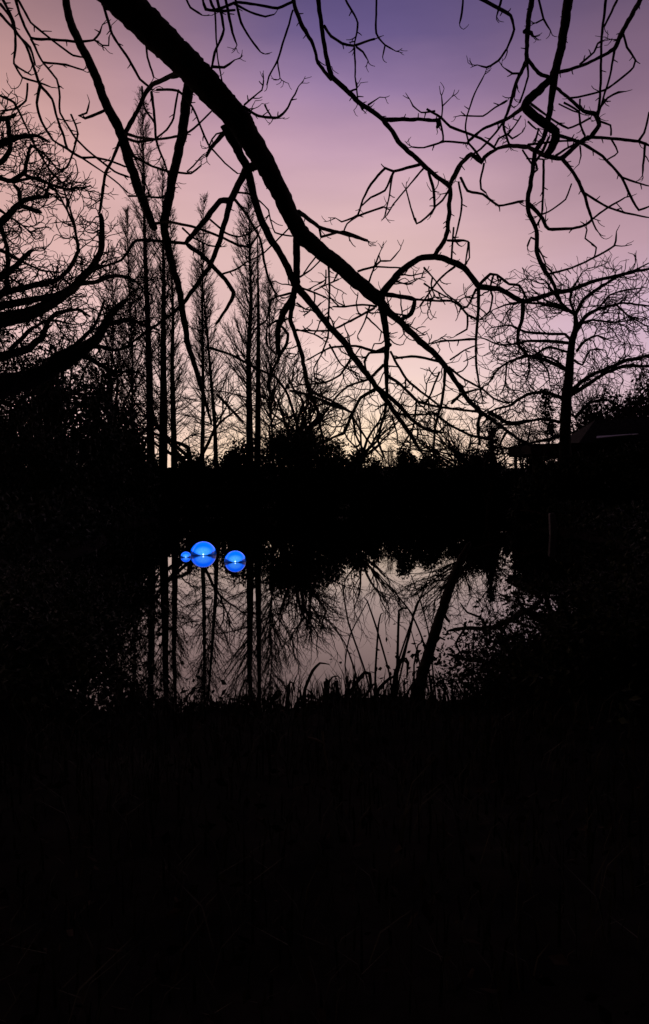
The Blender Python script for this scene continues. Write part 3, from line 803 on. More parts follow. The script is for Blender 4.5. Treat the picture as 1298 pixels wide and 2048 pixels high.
# ------------------------------------------------------------------ tall slender conifers, bare, on the far bank
def make_conifer(h, r0, spread, nb, label, group, start=.16, lean=0.0, double=False):
    root = empty('slender_tree', (0, 0, 0), label, 'tree', group); jit = lambda: random.uniform(-.16, .16)
    tall_tube('trunk', [(0, 0, -.3), (0, 0, .5), (lean * .2 + jit(), jit(), h * .3), (lean * .4 + jit(), jit(), h * .48), (lean * .6 + jit(), 0, h * .65), (lean * .8, 0, h * .82), (lean, 0, h)], [r0 * 1.35, r0 * 1.1, r0 * .8, r0 * .6, r0 * .42, r0 * .2, .015], 'far_bark', root, 9, .04, 8)
    if double:
        tall_tube('trunk', [(r0 * 1.6, .2, -.3), (r0 * 1.7, .2, .5), (r0 * 2.0, .2, h * .3), (r0 * 2.2, .2, h * .6), (r0 * 1.9, .2, h * .9)], [r0 * 1.2, r0, r0 * .7, r0 * .4, .015], 'far_bark', root, 9, .04, 8)
    tb = MB(); ph = [random.uniform(0, 6.28) for _ in range(3)]
    bulge = lambda f, th: 1 + .28 * math.sin(f * 17 + ph[0] + math.cos(th + ph[1])) + .2 * math.cos(th - ph[2])
    for i in range(nb):
        f = start + (1 - start) * ((i + random.random()) / nb) ** .8
        z = f * h; th = random.uniform(0, 2 * PI)
        prof = ((1 - f) ** .75 * (.35 + .65 * min(1, (f - start + .12) / .3))) * (1.5 if f < .4 and random.random() < .35 else 1) * bulge(f, th)
        ln = spread * prof * random.uniform(.6, 1.2) + .25
        el = random.uniform(.6, 1.1) if f > .35 else random.uniform(-.1, .7)
        d = np.array([math.cos(th) * math.cos(el), math.sin(th) * math.cos(el), math.sin(el)])
        p = np.array([lean * f, 0, z]); pts = [p.copy()]; n = 6
        for k in range(n):
            d = d + RNG.normal(0, .09, 3) + np.array([0, 0, .07]); d /= np.linalg.norm(d)
            p = p + d * ln / n * 1.25; pts.append(p.copy())
        rb = .015 + .009 * ln
        tb.tube([tuple(q) for q in pts], np.linspace(rb, .012, n + 1), 4)
        for k in range(int((8 + ln * 9) * (.75 if f < .45 else 1))):
            u = random.uniform(.1, 1) * n; a = int(min(u, n - 1)); q = pts[a] + (pts[a + 1] - pts[a]) * (u - a)
            d2 = (pts[a + 1] - pts[a]); d2 /= np.linalg.norm(d2); d2 = d2 + RNG.normal(0, .42, 3) + np.array([0, 0, .15]); d2 /= np.linalg.norm(d2)
            l2 = random.uniform(.25, .9) * (.45 + ln * .22); w1 = q + d2 * l2 * .5; w2 = w1 + (d2 + RNG.normal(0, .22, 3)) * l2 * .5
            tb.tube([tuple(q), tuple(w1), tuple(w2)], (.0105, .009, .007), 3)
            if random.random() < .5:
                d3 = d2 + RNG.normal(0, .5, 3); d3 /= np.linalg.norm(d3); e = w1 + d3 * l2 * .45
                tb.tube([tuple(w1), tuple((w1 + e) / 2 + RNG.normal(0, .03, 3)), tuple(e)], (.009, .008, .006), 3)
    tb.build('crown', 'twig', root)
    K = int(h * 16); fz = RNG.uniform(.12, .72, K); rr_ = spread * (1 - fz) ** .8 * RNG.uniform(.35, 1.1, K); ta = RNG.uniform(0, 2 * PI, K)
    cc = RNG.normal(0, .35, (K // 9 + 1, 3)).repeat(9, 0)[:K] * 2
    lm = MB(); lm.quads(leaf_quads(np.c_[np.cos(ta) * rr_, np.sin(ta) * rr_, fz * h] * 1.0 + cc * .4, .10)); lm.build('dead_leaves', 'leaf', root, False)
    return root
def place(o, px, Y, rz=0, sc=1.0, pz=None):
    x = (px - 649) / F * Y
    o.location = (x, Y, gz(x, Y) if pz is None else pz); o.rotation_euler = (0, 0, rz); o.scale = (sc, sc, sc)
def hgt(py, Y, px=649): return at(px, py, Y)[2]
CG = 'slender bare trees on the far bank'
specs = [  # px, top py, Y, trunk radius, spread, branches, lean, double, label
    (303, 188, 60, .34, 3.4, 190, -.5, False, 'tallest slender bare tree, its narrow pointed crown rising above the other tall trees'),
    (325, 330, 58, .36, 3.0, 150, .2, False, 'slender bare tree with thick straight trunk close beside the tallest one'),
    (350, 420, 59, .27, 2.6, 130, -.2, False, 'slender bare tree, third straight trunk of the close-set trio'),
    (403, 395, 61, .20, 2.4, 130, .3, False, 'slim bare tree with wispy top between the trunk trio and the twin-stemmed tree'),
    (434, 470, 60, .20, 3.2, 120, -1.3, False, 'slim bare tree leaning slightly away from the twin-stemmed trunk'),
    (500, 372, 56, .30, 3.2, 190, 0, True, 'twin-stemmed bare tree with feathery upswept crown behind the hanging limb'),
    (268, 420, 62, .14, 4.2, 130, -.4, False, 'thin bare tree with loose wide twigs beside the thick-trunked trio'),
    (224, 500, 66, .16, 3.6, 130, .3, False, 'bushy bare tree standing behind the gnarled limbs of the left bank'),
    (545, 560, 62, .10, 4.4, 130, -.3, False, 'low feathery bare tree on the open side of the twin-stemmed trunk'),
]
for px, top, Y, r0, sp, nb, ln, db, lab in specs:
    x = (px - 649) / F * Y
    o = make_conifer(hgt(top, Y) - gz(x, Y), r0, sp, int(nb * 1.2), lab, CG, lean=ln, double=db)
    place(o, px, Y)

# ------------------------------------------------------------------ rounded bare trees of the background
def make_bare(h, label, seed, group, spread=.9, dens=1.0, trunkf=.16, rt=.018):
    rs = random.Random(seed); root = empty('bare_tree', (0, 0, 0), label, 'tree', group)
    tb = MB(); trunk = MB()
    def grow(p, d, ln, r, lev):
        n = 5; pts = [p.copy()]
        for k in range(n):
            d = d + np.array([rs.gauss(0, .16), rs.gauss(0, .16), rs.gauss(0, .12) + (.05 if lev < 3 else .02)]); d /= np.linalg.norm(d)
            p = p + d * ln / n; pts.append(p.copy())
        (trunk if lev == 0 else tb).tube([tuple(q) for q in pts], np.linspace(r, r * (.55 if lev < 3 else .6), n + 1), 8 if lev == 0 else 5 if lev < 2 else 3)
        if lev >= 4: return
        m = {0: 6, 1: 5, 2: 5, 3: 4}[lev]
        for k in range(int(m * (dens if lev else 1) + rs.random())):
            i = n if k == 0 else rs.randint(2 if lev else 3, n)
            e = RNG.normal(0, 1, 3); e -= e.dot(d) * d; e /= np.linalg.norm(e); s_ = rs.uniform(.35, 1.0) * spread
            nd = d * math.cos(s_) + e * math.sin(s_)
            if nd[2] < -.25: nd[2] *= -.4
            grow(pts[i].copy(), nd, ln * rs.uniform(.52, .8) * (1.25 if lev == 0 else 1), max(.007, r * rs.uniform(.42, .6)), lev + 1)
    grow(np.array([0, 0, -.2]), np.array([rs.uniform(-.05, .05), 0, 1.]), h * (trunkf + .14), h * rt, 0)
    trunk.build('trunk', 'far_bark', root); tb.build('crown', 'twig', root)
    return root
BG = 'low rounded bare trees beyond the pond'
bare = [  # px, top py, Y, seed, label
    (972, 775, 50, 3, 'low bare tree with a round tangled crown between hedge and shelter', .95, 1.1),
    (905, 858, 60, 4, 'low bare thicket tree above the hedge where the glow is brightest', 1.0, 1.0),
    (820, 868, 66, 5, 'small bare tree standing behind the rounded evergreen bush', .9, .9),
    (700, 735, 72, 6, 'faint distant bare tree with fine upright twigs against the glow', .6, .8),
    (610, 700, 64, 7, 'bare tree with fine rounded crown at the end of the tall row', .85, 1.05),
    (560, 760, 60, 8, 'short bare tree behind the flat-topped hedge near the twin-stemmed trunk', .95, .95),
    (1210, 690, 56, 9, 'dense bare tree rising behind the shelter roof', .95, 1.2),
    (1275, 665, 54, 10, 'wide bare tree above the shelter ridge', .95, 1.2),
    (1040, 800, 62, 12, 'bare bushy tree behind the low canopy of the shelter', 1.0, 1.1),
    (180, 660, 52, 13, 'dense bare tree in the dark wood behind the gnarled tree', .95, 1.0),
    (60, 560, 50, 14, 'tall dense bare tree behind the gnarled limbs', .9, 1.2),
    (110, 690, 58, 16, 'rounded bare tree deep in the dark wood', .95, 1.2),
    (-20, 480, 46, 17, 'tall wide bare tree beyond the gnarled trunk', .9, 1.2),
    (400, 700, 66, 23, 'low twiggy bare tree filling between the slim trunks', 1.05, .72),
    (245, 620, 68, 24, 'wide twiggy bare tree between the gnarled limbs and the tall row', 1.0, .85),
    (530, 690, 69, 25, 'twiggy bare tree with drooping side behind the hanging looped branch', 1.0, .75),
    (660, 820, 66, 18, 'small bushy bare tree behind the flat-topped hedge', 1.0, .75),
    (760, 875, 70, 19, 'scrubby bare tree in the lit gap of the far bank', 1.0, .8),
]
for px, top, Y, sd, lab, sp, dn in bare:
    x = (px - 649) / F * Y
    h = hgt(top, Y) - gz(x, Y)
    o = make_bare(h, lab, sd, BG, sp, dn)
    cr = [c for c in o.children if c.name.startswith('crown')][0]
    zmax = max(v.co.z for v in cr.data.vertices)
    place(o, px, Y, sd * 1.3, h / zmax)

# ------------------------------------------------------------------ evergreen shrubs and hedge of the far bank
SG = 'evergreen shrubs along the far bank'
shr = [  # px, top py, half width px, Y, label
    (575, 864, 90, 57, 'wide flat-topped evergreen hedge bush under the twin-stemmed tree'),
    (660, 880, 60, 58, 'evergreen bush at the open end of the flat-topped hedge'),
    (712, 902, 50, 60, 'low evergreen bush sunk in the lit gap of the hedge line'),
    (812, 900, 42, 58, 'rounded evergreen bush humping above the hedge in the brightest glow'),
    (760, 930, 60, 60, 'low evergreen bush beside the rounded hump'),
    (862, 910, 45, 59, 'evergreen bush between the rounded hump and the tangled tree'),
    (925, 915, 55, 57, 'evergreen bush below the low bare thicket tree'),
    (1005, 928, 60, 56, 'low evergreen bush before the end of the shelter canopy'),
    (455, 905, 60, 57, 'evergreen bush at the feet of the slim bare trees'),
    (385, 912, 60, 58, 'evergreen bush between straight trunks of the tall row'),
    (315, 918, 60, 58, 'low evergreen bush at the foot of the tallest slender tree'),
    (495, 876, 40, 58, 'upright evergreen bush hugging the twin-stemmed trunk'),
    (612, 856, 55, 60, 'taller evergreen bush rising behind the flat-topped hedge'),
    (962, 905, 35, 58, 'narrow evergreen bush beside the ivy-clad stem'),
    (1130, 905, 50, 50, 'evergreen bush in the shade under the flat canopy'),
    (250, 900, 60, 56, 'evergreen bush at the foot of the thin bare tree'),
    (1080, 915, 60, 52, 'evergreen bush behind the spreading tree trunk'),
    (1085, 930, 55, 35, 'evergreen bush at the foot of the spreading tree, in front of the canopy'),
    (1175, 912, 65, 36, 'evergreen bush on the right bank hiding the shelter posts'),
    (1275, 893, 80, 35, 'large evergreen bush on the right bank before the hipped roof'),
]
for px, top, hw, Y, lab in shr:
    x = (px - 649) / F * Y; h = hgt(top, Y) - gz(x, Y); rx = hw / F * Y
    o = make_shrub('evergreen_shrub', rx, 1.8, h, 8500, .20, 46, lab, group=SG)
    zmax = np.percentile([v.co.z for v in o.children[0].data.vertices], 99.3); place(o, px, Y); o.scale = (1, 1, h / zmax)
dark = [
    (20, 680, 110, 30, 'tall loose evergreen in the dark wood, nearest the gnarled trunk'),
    (110, 700, 90, 32, 'broad evergreen shrub filling the dark wood under the crooked limbs'),
    (185, 760, 60, 34, 'loose evergreen shrub with gaps of light in the dark wood'),
    (250, 835, 60, 42, 'low evergreen shrub ending the dark wood beside the thin bare tree'),
    (60, 830, 110, 27, 'low wide evergreen shrub at the water edge of the dark wood'),
    (1292, 765, 80, 58, 'dense tall evergreen behind the shelter roof'),
    (1212, 800, 70, 57, 'lower dense evergreen behind the shelter roof beside the taller one'),
]
for px, top, hw, Y, lab in dark:
    x = (px - 649) / F * Y; h = hgt(top, Y) - gz(x, Y); rx = hw / F * Y
    o = make_shrub('evergreen_shrub', rx, 2.0, h, 8000, .17 * Y / 32, 60, lab, group='evergreens in the dark woods', fill=.5)
    zmax = np.percentile([v.co.z for v in o.children[0].data.vertices], 99.3); place(o, px, Y); o.scale = (1, 1, h / zmax)
# dense low planting that closes the banks
def bank_cover(name, pts, h, n, leaf, label):
    C = []
    P = np.array(pts); k = RNG.integers(0, len(P) - 1, n); u = RNG.random((n, 1))
    C = P[k] * (1 - u) + P[k + 1] * u
    hh = h * (.7 + .3 * np.sin(C[:, 0] * 1.7) * np.sin(C[:, 1] * .9 + 1))
    xy = C[:, :2] + RNG.normal(0, .55, (n, 2))
    z = ground_z(xy[:, 0], xy[:, 1]); z = np.maximum(z, 0) + RNG.random(n) ** .8 * hh
    m = MB(); m.quads(leaf_quads(np.c_[xy, z], leaf)); o = m.build(name, 'leaf', None, False)
    return tag(o, label, 'undergrowth', kind='stuff')
bank_cover('undergrowth', [(float(x), float(far_shore(np.array(x))) + .9) for x in np.arange(-30, 24, 1.0)], 2.6, 26000, .24, 'dark evergreen undergrowth along the far bank')
bank_cover('undergrowth', [(float(left_shore(np.array(y))) - 1.0, float(y)) for y in np.arange(13, 55, 1.0)], 1.7, 15000, .17, 'dark undergrowth along the left bank')
bank_cover('undergrowth', [(float(right_shore(np.array(y))) + 1.0, float(y)) for y in np.arange(11, 55, 1.0)], 1.25, 13000, .17, 'dark undergrowth along the right bank')

bank_cover('undergrowth', [(float(x), float(near_shore(np.array(x))) - .55) for x in np.arange(1.5, 6.6, .25)], .5, 9000, .05, 'low dark growth along the climbing edge of the near bank')
bank_cover('undergrowth', [(float(x), float(near_shore(np.array(x))) - .55) for x in np.arange(-5.6, -2.3, .25)], .45, 7000, .07, 'low dark growth along the near bank under the big tree')

# ivy column and ivy on the right tree
iv = empty('ivy_clad_stump', (0, 0, 0), 'ivy-clad dead stem standing in the tangled twigs', 'tree')
tall_tube('trunk', [(0, 0, -.2), (.05, 0, 2), (.0, 0, 4), (-.1, 0, 6.4)], [.3, .25, .2, .08], 'far_bark', iv, 9)
n = 1500; zc = RNG.uniform(.4, 6.6, n); th = RNG.uniform(0, 2 * PI, n); rr = RNG.uniform(.2, .75, n) * (1.1 - zc / 11)
m = MB(); m.quads(leaf_quads(np.c_[np.cos(th) * rr, np.sin(th) * rr, zc], .2)); m.build('ivy', 'leaf', iv, False)
place(iv, 985, 52)
n = 700; pz = RNG.uniform(778, 872, n); pp = np.array([at(1093 + RNG.normal(0, 7) + (y - 800) * .12, y, 37.2 + RNG.normal(0, .3)) for y in pz])
m = MB(); m.quads(leaf_quads(pp - np.array(rtree.location), .16)); m.build('ivy', 'leaf', rtree, False)

# ------------------------------------------------------------------ park shelter on the right bank
SY = 45.0
sh = empty('park_shelter', (17, SY, gz(17, SY)), 'low dark park shelter with flat canopy and hipped roof behind the spreading tree', 'shelter')
sz = sh.location.z
def part(name, mat, fn, parent=sh):
    m = MB(); fn(m); o = m.build(name, mat, parent, False)
    o.location = -sh.location if parent is sh else (0, 0, 0); return o
def X_(px): return (px - 649) / F * SY
x0, x1 = X_(1058), X_(1420)
zt, zb = at(1058, 889, SY)[2], at(1058, 908, SY)[2]
def canopy(m):
    m.raw([(x0, SY - .4, zb), (x0, SY + 5, zb), (x1, SY + 5, zb), (x1, SY - .4, zb), (x0 - .1, SY - .5, zt), (x0 - .1, SY + 5, zt), (x1, SY + 5, zt + .25), (x1, SY - .5, zt + .25)],
          [(0, 1, 2, 3), (4, 7, 6, 5), (0, 3, 7, 4), (1, 5, 6, 2), (0, 4, 5, 1), (3, 2, 6, 7)])
roof = part('canopy', 'timber', canopy)
def hip(m):
    a, c = X_(1160), X_(1480); zr = at(1230, 838, SY + 2.2)[2]; z0 = zt + .12
    m.raw([(a, SY + .3, z0), (c, SY + .3, z0), (c, SY + 6, z0), (a, SY + 6, z0), (X_(1225), SY + 3.1, zr), (c - 1, SY + 3.1, zr + .3), (c - 1, SY + 3.2, zr + .3), (X_(1225), SY + 3.2, zr)],
          [(0, 1, 5, 4), (1, 2, 6, 5), (2, 3, 7, 6), (3, 0, 4, 7), (4, 5, 6, 7)])
part('roof', 'shingle', hip)
def sheet(m):
    a, c = X_(1190), X_(1262)
    z0 = at(1190, 876, SY)[2]
    m.raw([(a, SY - .1, z0), (c, SY - .1, z0 + .22), (c + .9, SY + 1.2, z0 + .36), (a + .5, SY + 1.2, z0 + .22), (a, SY - .1, z0 - .05), (c, SY - .1, z0 + .17), (c + .9, SY + 1.2, z0 + .31), (a + .5, SY + 1.2, z0 + .17)],
          [(0, 1, 2, 3), (4, 7, 6, 5), (0, 4, 5, 1), (1, 5, 6, 2), (2, 6, 7, 3), (3, 7, 4, 0)])
o = part('roof_sheet', 'zinc', sheet); o['label'] = 'pale metal sheet on the roof edge'
for px in (1068, 1118, 1182, 1250, 1330):
    for dy in (0, 4.4):
        part('post', 'timber', lambda m: m.box(X_(px) - .09, X_(px) + .09, SY + dy - .09, SY + dy + .09, sz - .2, zb - .003))
part('beam', 'timber', lambda m: m.box(x0 + .1, x1 - .1, SY - .12, SY + .12, zb - .28, zb - .004))
part('back_wall', 'timber', lambda m: m.box(X_(1182), x1 - .3, SY + 4.52, SY + 4.6, sz - .2, zb - .005))
part('rail', 'timber', lambda m: m.box(X_(1068), X_(1182), SY + 4.5, SY + 4.58, sz + .8, sz + 1.5))
def bench(m):
    m.box(X_(1190), X_(1300), SY + 3.5, SY + 4.0, sz + .42, sz + .48)
    for px in (1195, 1245, 1295): m.box(X_(px) - .05, X_(px) + .05, SY + 3.55, SY + 3.95, sz - .1, sz + .418)
part('bench', 'timber', bench)

# ------------------------------------------------------------------ small things on the right bank edge
px_ = at(1106, 1072, 30)
po = empty('bank_post', (px_[0], 30, 0), 'short pale post standing at the right water edge', 'post')
m = MB(); s_ = .12
prof = [(-.5, 1), (0.05, 1.0), (.6, .97), (.82, .95), (.88, .75)]
vs = []; qs = []
for i, (z, k) in enumerate(prof):
    for (a, c) in ((-1, -1), (1, -1), (1, 1), (-1, 1)): vs.append((a * s_ * k + z * -.06, c * s_ * k, z))
    if i:
        for j in range(4): qs.append(((i - 1) * 4 + j, (i - 1) * 4 + (j + 1) % 4, i * 4 + (j + 1) % 4, i * 4 + j))
e = (len(prof) - 1) * 4; qs.append((e, e + 1, e + 2, e + 3)); m.raw(vs, qs); m.build('shaft', 'concrete', po, False)
fb = MB(); A = np.array([at(1040, 1021, 32), at(1058, 1022, 32), at(1072, 1025, 32.1), at(1086, 1030, 32.2)])
fb.tube([tuple(p) for p in A], [.02, .035, .04, .05], 6)
tag(fb.build('fallen_branch', 'dry_stem'), 'thin pale bare branch lying out over the water near the post', 'branch')

# ------------------------------------------------------------------ blue lit globes floating on the pond
def globe_mat(name, k):
    m = bpy.data.materials.new(name); m.use_nodes = True
    t = m.node_tree; b = t.nodes['Principled BSDF']
    co = t.nodes.new('ShaderNodeTexCoord'); sp = t.nodes.new('ShaderNodeSeparateXYZ'); t.links.new(co.outputs['Object'], sp.inputs[0])
    def mt(op, a, c=None, cl=False):
        n = t.nodes.new('ShaderNodeMath'); n.operation = op; n.use_clamp = cl
        for i, x in enumerate((a, c)):
            if x is None: continue
            if isinstance(x, (int, float)): n.inputs[i].default_value = x
            else: t.links.new(x, n.inputs[i])
        return n.outputs[0]
    no = t.nodes.new('ShaderNodeTexNoise'); no.inputs['Scale'].default_value = 7; t.links.new(co.outputs['Object'], no.inputs['Vector'])
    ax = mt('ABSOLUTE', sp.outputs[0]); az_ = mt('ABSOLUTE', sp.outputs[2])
    # dark wedge-shaped band round the waterline, shading painted into the shell's emission
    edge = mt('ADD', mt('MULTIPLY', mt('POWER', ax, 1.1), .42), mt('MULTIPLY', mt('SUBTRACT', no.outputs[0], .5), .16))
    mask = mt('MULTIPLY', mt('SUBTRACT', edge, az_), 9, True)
    rx_ = mt('MULTIPLY', mt('POWER', sp.outputs[0], 2), 2.2); rz_ = mt('MULTIPLY', mt('POWER', mt('SUBTRACT', sp.outputs[2], .25), 2), 5)
    core = mt('MAXIMUM', mt('SUBTRACT', 1.0, mt('ADD', rx_, rz_)), 0.0)
    core = mt('MULTIPLY', core, mt('ADD', no.outputs[0], .2))
    mixc = t.nodes.new('ShaderNodeMix'); mixc.data_type = 'RGBA'; t.links.new(core, mixc.inputs[0])
    mixc.inputs[6].default_value = (.0, .11, 1.0, 1); mixc.inputs[7].default_value = (.06, .32, .95, 1)
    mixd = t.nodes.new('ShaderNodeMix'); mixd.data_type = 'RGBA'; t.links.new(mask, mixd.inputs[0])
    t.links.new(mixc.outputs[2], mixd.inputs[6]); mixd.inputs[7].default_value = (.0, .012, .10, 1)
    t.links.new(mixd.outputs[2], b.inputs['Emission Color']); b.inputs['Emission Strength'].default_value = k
    b.inputs['Base Color'].default_value = (.01, .03, .2, 1); b.inputs['Roughness'].default_value = .08
    b.inputs['Coat Weight'].default_value = .6; b.inputs['Coat Roughness'].default_value = .05
    MATS[name] = m
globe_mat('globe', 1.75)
bm_ = bpy.data.materials.new('bulb'); bm_.use_nodes = True
bb = bm_.node_tree.nodes['Principled BSDF']; bb.inputs['Emission Color'].default_value = (.45, .75, 1, 1); bb.inputs['Emission Strength'].default_value = 3.0
MATS['bulb'] = bm_
def sphere_verts(r, nu=40, nv=24):
    vs = []; qs = []
    for i in range(nv + 1):
        p = PI * i / nv
        for j in range(nu):
            a = 2 * PI * j / nu; vs.append((r * math.sin(p) * math.cos(a), r * math.sin(p) * math.sin(a), r * math.cos(p)))
    for i in range(nv):
        for j in range(nu): qs.append((i * nu + j, (i + 1) * nu + j, (i + 1) * nu + (j + 1) % nu, i * nu + (j + 1) % nu))
    return vs, qs
def globe(px, wy, rpx, label):
    Y = F * EYE / (wy - 975); r = rpx / F * Y
    g = empty('light_globe', ((px - 649) / F * Y, Y, 0.0), label, 'globe light', 'blue light globes floating on the pond')
    g.scale = (r, r, r); g.rotation_euler = (0, 0, math.atan2(-(px - 649), F) * 1.0)
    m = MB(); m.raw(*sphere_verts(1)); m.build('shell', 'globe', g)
    m = MB(); v, q = sphere_verts(.055, 14, 10); v = np.array(v) + np.array([0, -.985, .085]); m.raw(v, q); m.build('bulb', 'bulb', g)
    # dark seam collar at the waterline
    nu = 48; vs = []; qs = []
    for j in range(nu):
        a = 2 * PI * j / nu
        for rr_, z in ((.99, -.02), (1.012, -.02), (1.012, .022), (.99, .022)): vs.append((rr_ * math.cos(a), rr_ * math.sin(a), z))
    for j in range(nu):
        for k in range(4): qs.append((j * 4 + k, ((j + 1) % nu) * 4 + k, ((j + 1) % nu) * 4 + (k + 1) % 4, j * 4 + (k + 1) % 4))
    m = MB(); m.raw(vs, qs); m.build('seam', 'collar', g)
    return g
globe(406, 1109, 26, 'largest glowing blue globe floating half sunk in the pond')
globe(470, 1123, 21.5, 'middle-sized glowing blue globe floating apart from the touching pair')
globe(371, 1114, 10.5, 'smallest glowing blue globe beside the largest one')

# ------------------------------------------------------------------ near bank: reeds, sedge, leaning stem, thickets
def blade_strip(m, P, w):
    """flat curved blade with a fold: P list of points, w widths (m)"""
    P = np.array(P); n = len(P)
    T = np.gradient(P, axis=0); side = np.cross(T, np.array([0, 1.0, .15])); side /= np.linalg.norm(side, axis=1, keepdims=True) + 1e-9
    nrm = np.cross(side, T); nrm /= np.linalg.norm(nrm, axis=1, keepdims=True) + 1e-9
    w = np.array(w)[:, None]
    vs = np.concatenate([P - side * w, P + nrm * w * .4, P + side * w]); q = []
    for i in range(n - 1):
        q += [(i, n + i, n + i + 1, i + 1), (n + i, 2 * n + i, 2 * n + i + 1, n + i + 1)]
    m.raw(vs, q)
REEDS = """
868,1402,4 847,1285,4 822,1226,4 790,1185,3 753,1143,2
780,1405,5 793,1334,4 822,1246,4 842,1192,3 871,1120,2
790,1400,4 832,1211,4 862,1180,3 896,1145,2
872,1400,4 857,1265,3 842,1206,3 822,1150,2
793,1400,6 795,1315,6 798,1221,5 806,1216,5 814,1217,4
745,1400,4 729,1339,4 697,1246,4 687,1187,3 683,1160,2
786,1400,4 778,1344,4 753,1256,4 734,1201,3 728,1195,2
722,1400,4 709,1339,4 689,1285,3 660,1246,3 640,1225,2
750,1405,5 751,1339,5 757,1250,4 762,1228,3 766,1226,2
784,1400,7 793,1339,6 803,1318,6 812,1317,6 817,1326,5 813,1354,3
780,1400,5 800,1330,5 817,1275,6 828,1225,5 836,1208,3
845,1400,3 838,1320,3 822,1260,2 818,1240,2
700,1400,3 690,1330,3 700,1270,3 735,1203,2
828,1330,4 836,1290,4 846,1283,4 855,1298,3
"""
SEDGE = """
604,1408,7 611,1375,7 625,1342,7 640,1326,5 659,1329,2
648,1405,6 656,1366,5 665,1354,4 675,1352,3 682,1358,2
684,1420,9 702,1382,9 717,1360,9 729,1345,9 739,1347,9 742,1372,6
690,1410,7 697,1375,7 701,1361,6 706,1362,5
785,1415,8 788,1372,8 791,1342,7 806,1319,6 815,1326,6 814,1356,3
740,1410,8 760,1375,8 780,1356,7 792,1352,5
573,1412,8 577,1378,8 580,1364,6 586,1366,5 590,1385,3
610,1375,6 622,1385,6 630,1397,5 640,1400,4
540,1416,7 548,1392,7 556,1380,5 566,1384,3
720,1412,7 731,1392,7 745,1370,6 752,1366,3
660,1412,6 676,1398,5 700,1384,4 715,1380,3
806,1412,6 818,1380,6 826,1365,5 838,1362,3
590,1415,7 598,1398,7 612,1392,5 624,1398,3
"""
def clump(name, txt, Y0, mat, label, cat, spreadY):
    P = parse(txt)
    base = at(np.mean([p[1][0, 0] for p in P]), 1420, Y0)
    root = empty(name, (base[0], Y0, gz(base[0], Y0)), label, cat)
    for _, A in P:
        y0 = Y0 + random.uniform(-spreadY, spreadY); R = catmull(A, 9)
        dy = random.uniform(-.4, .4)
        W3 = [at(p[0], p[1], y0 + dy * i / len(R)) for i, p in enumerate(R)]
        # root it in the ground
        g0 = np.array(W3[0]); zg = gz(g0[0], g0[1])
        W3 = [(g0[0], g0[1], min(zg, g0[2]) - .05)] + W3; ws = np.concatenate([[R[0, 2]], R[:, 2]]) / 2 * y0 / F
        m = MB()
        blade_strip(m, np.array(W3) - np.array(root.location), ws * .9)
        m.build('blade', mat, root)
    return root
clump('reed_clump', REEDS, 6.35, 'dry_blade', 'clump of tall dry reed stems crossing each other against the bright water', 'reeds', .12)
clump('sedge_tuft', SEDGE, 6.15, 'dry_blade', 'low tuft of broad arching sedge blades at the water edge', 'sedge', .12)
for i, (xa, ya, xb, yb, w) in enumerate(((651, 1363, 655, 1415, 9.5), (673, 1362, 675, 1412, 7))):
    a = np.array(at(xa, ya, 6.1)); c = np.array(at(xb, yb, 6.1)); c[2] = gz(c[0], 6.1) - .05; r = w / 2 * 6.1 / F
    root = empty('cut_stump', tuple(c), ('thicker', 'thinner')[i] + ' of two short cut stumps poking up from the sedge', 'stump')
    q = np.linspace(c, a, 7); m = MB()
    rr = r * (1.05 - .1 * np.linspace(0, 1, 7))[:, None] * (1 + RNG.normal(0, .05, (7, 8)))
    m.tube([tuple(p - c) for p in q] + [tuple(a - c + np.array([0, 0, .002]))], np.vstack([rr, np.full((1, 8), r * .1)]), 8); m.build('stem', 'bark', root)
# leaning stem
LEAN = """
*826,1425,30 835,1385,27 850,1330,23 868,1272,21 885,1220,20 905,1160,18 925,1112,15 940,1085,9
885,1222,7 893,1236,6 899,1244,4
905,1160,6 890,1170,5 882,1178,4
862,1295,7 880,1275,5 890,1280,3
925,1112,8 950,1098,6 985,1090,4
"""
lx = at(826, 1425, 6.3)
ls = empty('dead_sapling', (lx[0], 6.3, gz(lx[0], 6.3)), 'dark broken sapling leaning over the water beside the tall reeds', 'sapling')
tl = Traced(parse(LEAN), lambda px, py: 6.3 + (1425 - py) * .001, 'bark', ls, .1)
def lean_twigs(s, tb, R, off):
    c = 0
    for i in range(1, len(R) - 1):
        if random.random() < .3:
            px_twig(s, tb, R[i, 0], R[i, 1], off[i], random.uniform(-PI, PI), R[i, 2] / 2 + random.uniform(8, 40), 2.4, 0, sub=.25, wig=.3); c += 1
    return c
tl.build(lean_twigs); unshift(ls)

BOUGH = """
*1150,1330,22 1120,1290,20 1085,1240,18 1050,1222,15 1020,1240,12 975,1258,9 930,1256,7 895,1262,5
1118,1288,14 1102,1230,13 1092,1190,10 1078,1165,8 1070,1140,5
1085,1200,9 1050,1225,8 1010,1248,7
1050,1222,7 1035,1195,5 1040,1170,4
975,1258,6 960,1235,5 935,1225,4 920,1205,3
1020,1240,7 1000,1270,6 985,1300,5
930,1256,5 915,1280,4 905,1310,4
"""
bx_ = at(1150, 1330, 8.6)
bo = empty('leaning_bough', (bx_[0], 8.6, gz(bx_[0], 8.6)), 'dark crooked bough leaning low over the water from the climbing bank', 'bough')
tbo = Traced(parse(BOUGH), lambda px, py: 8.6 + (1150 - px) * .002, 'bark', bo, .25)
def bough_twigs(s, tb, R, off):
    c = 0
    for i in range(1, len(R) - 1):
        if random.random() < .32:
            px_twig(s, tb, R[i, 0], R[i, 1], off[i], random.uniform(-PI, PI), R[i, 2] / 2 + random.uniform(10, 48), 2.6, 0, sub=.25, wig=.3); c += 1
    return c
tbo.build(bough_twigs)
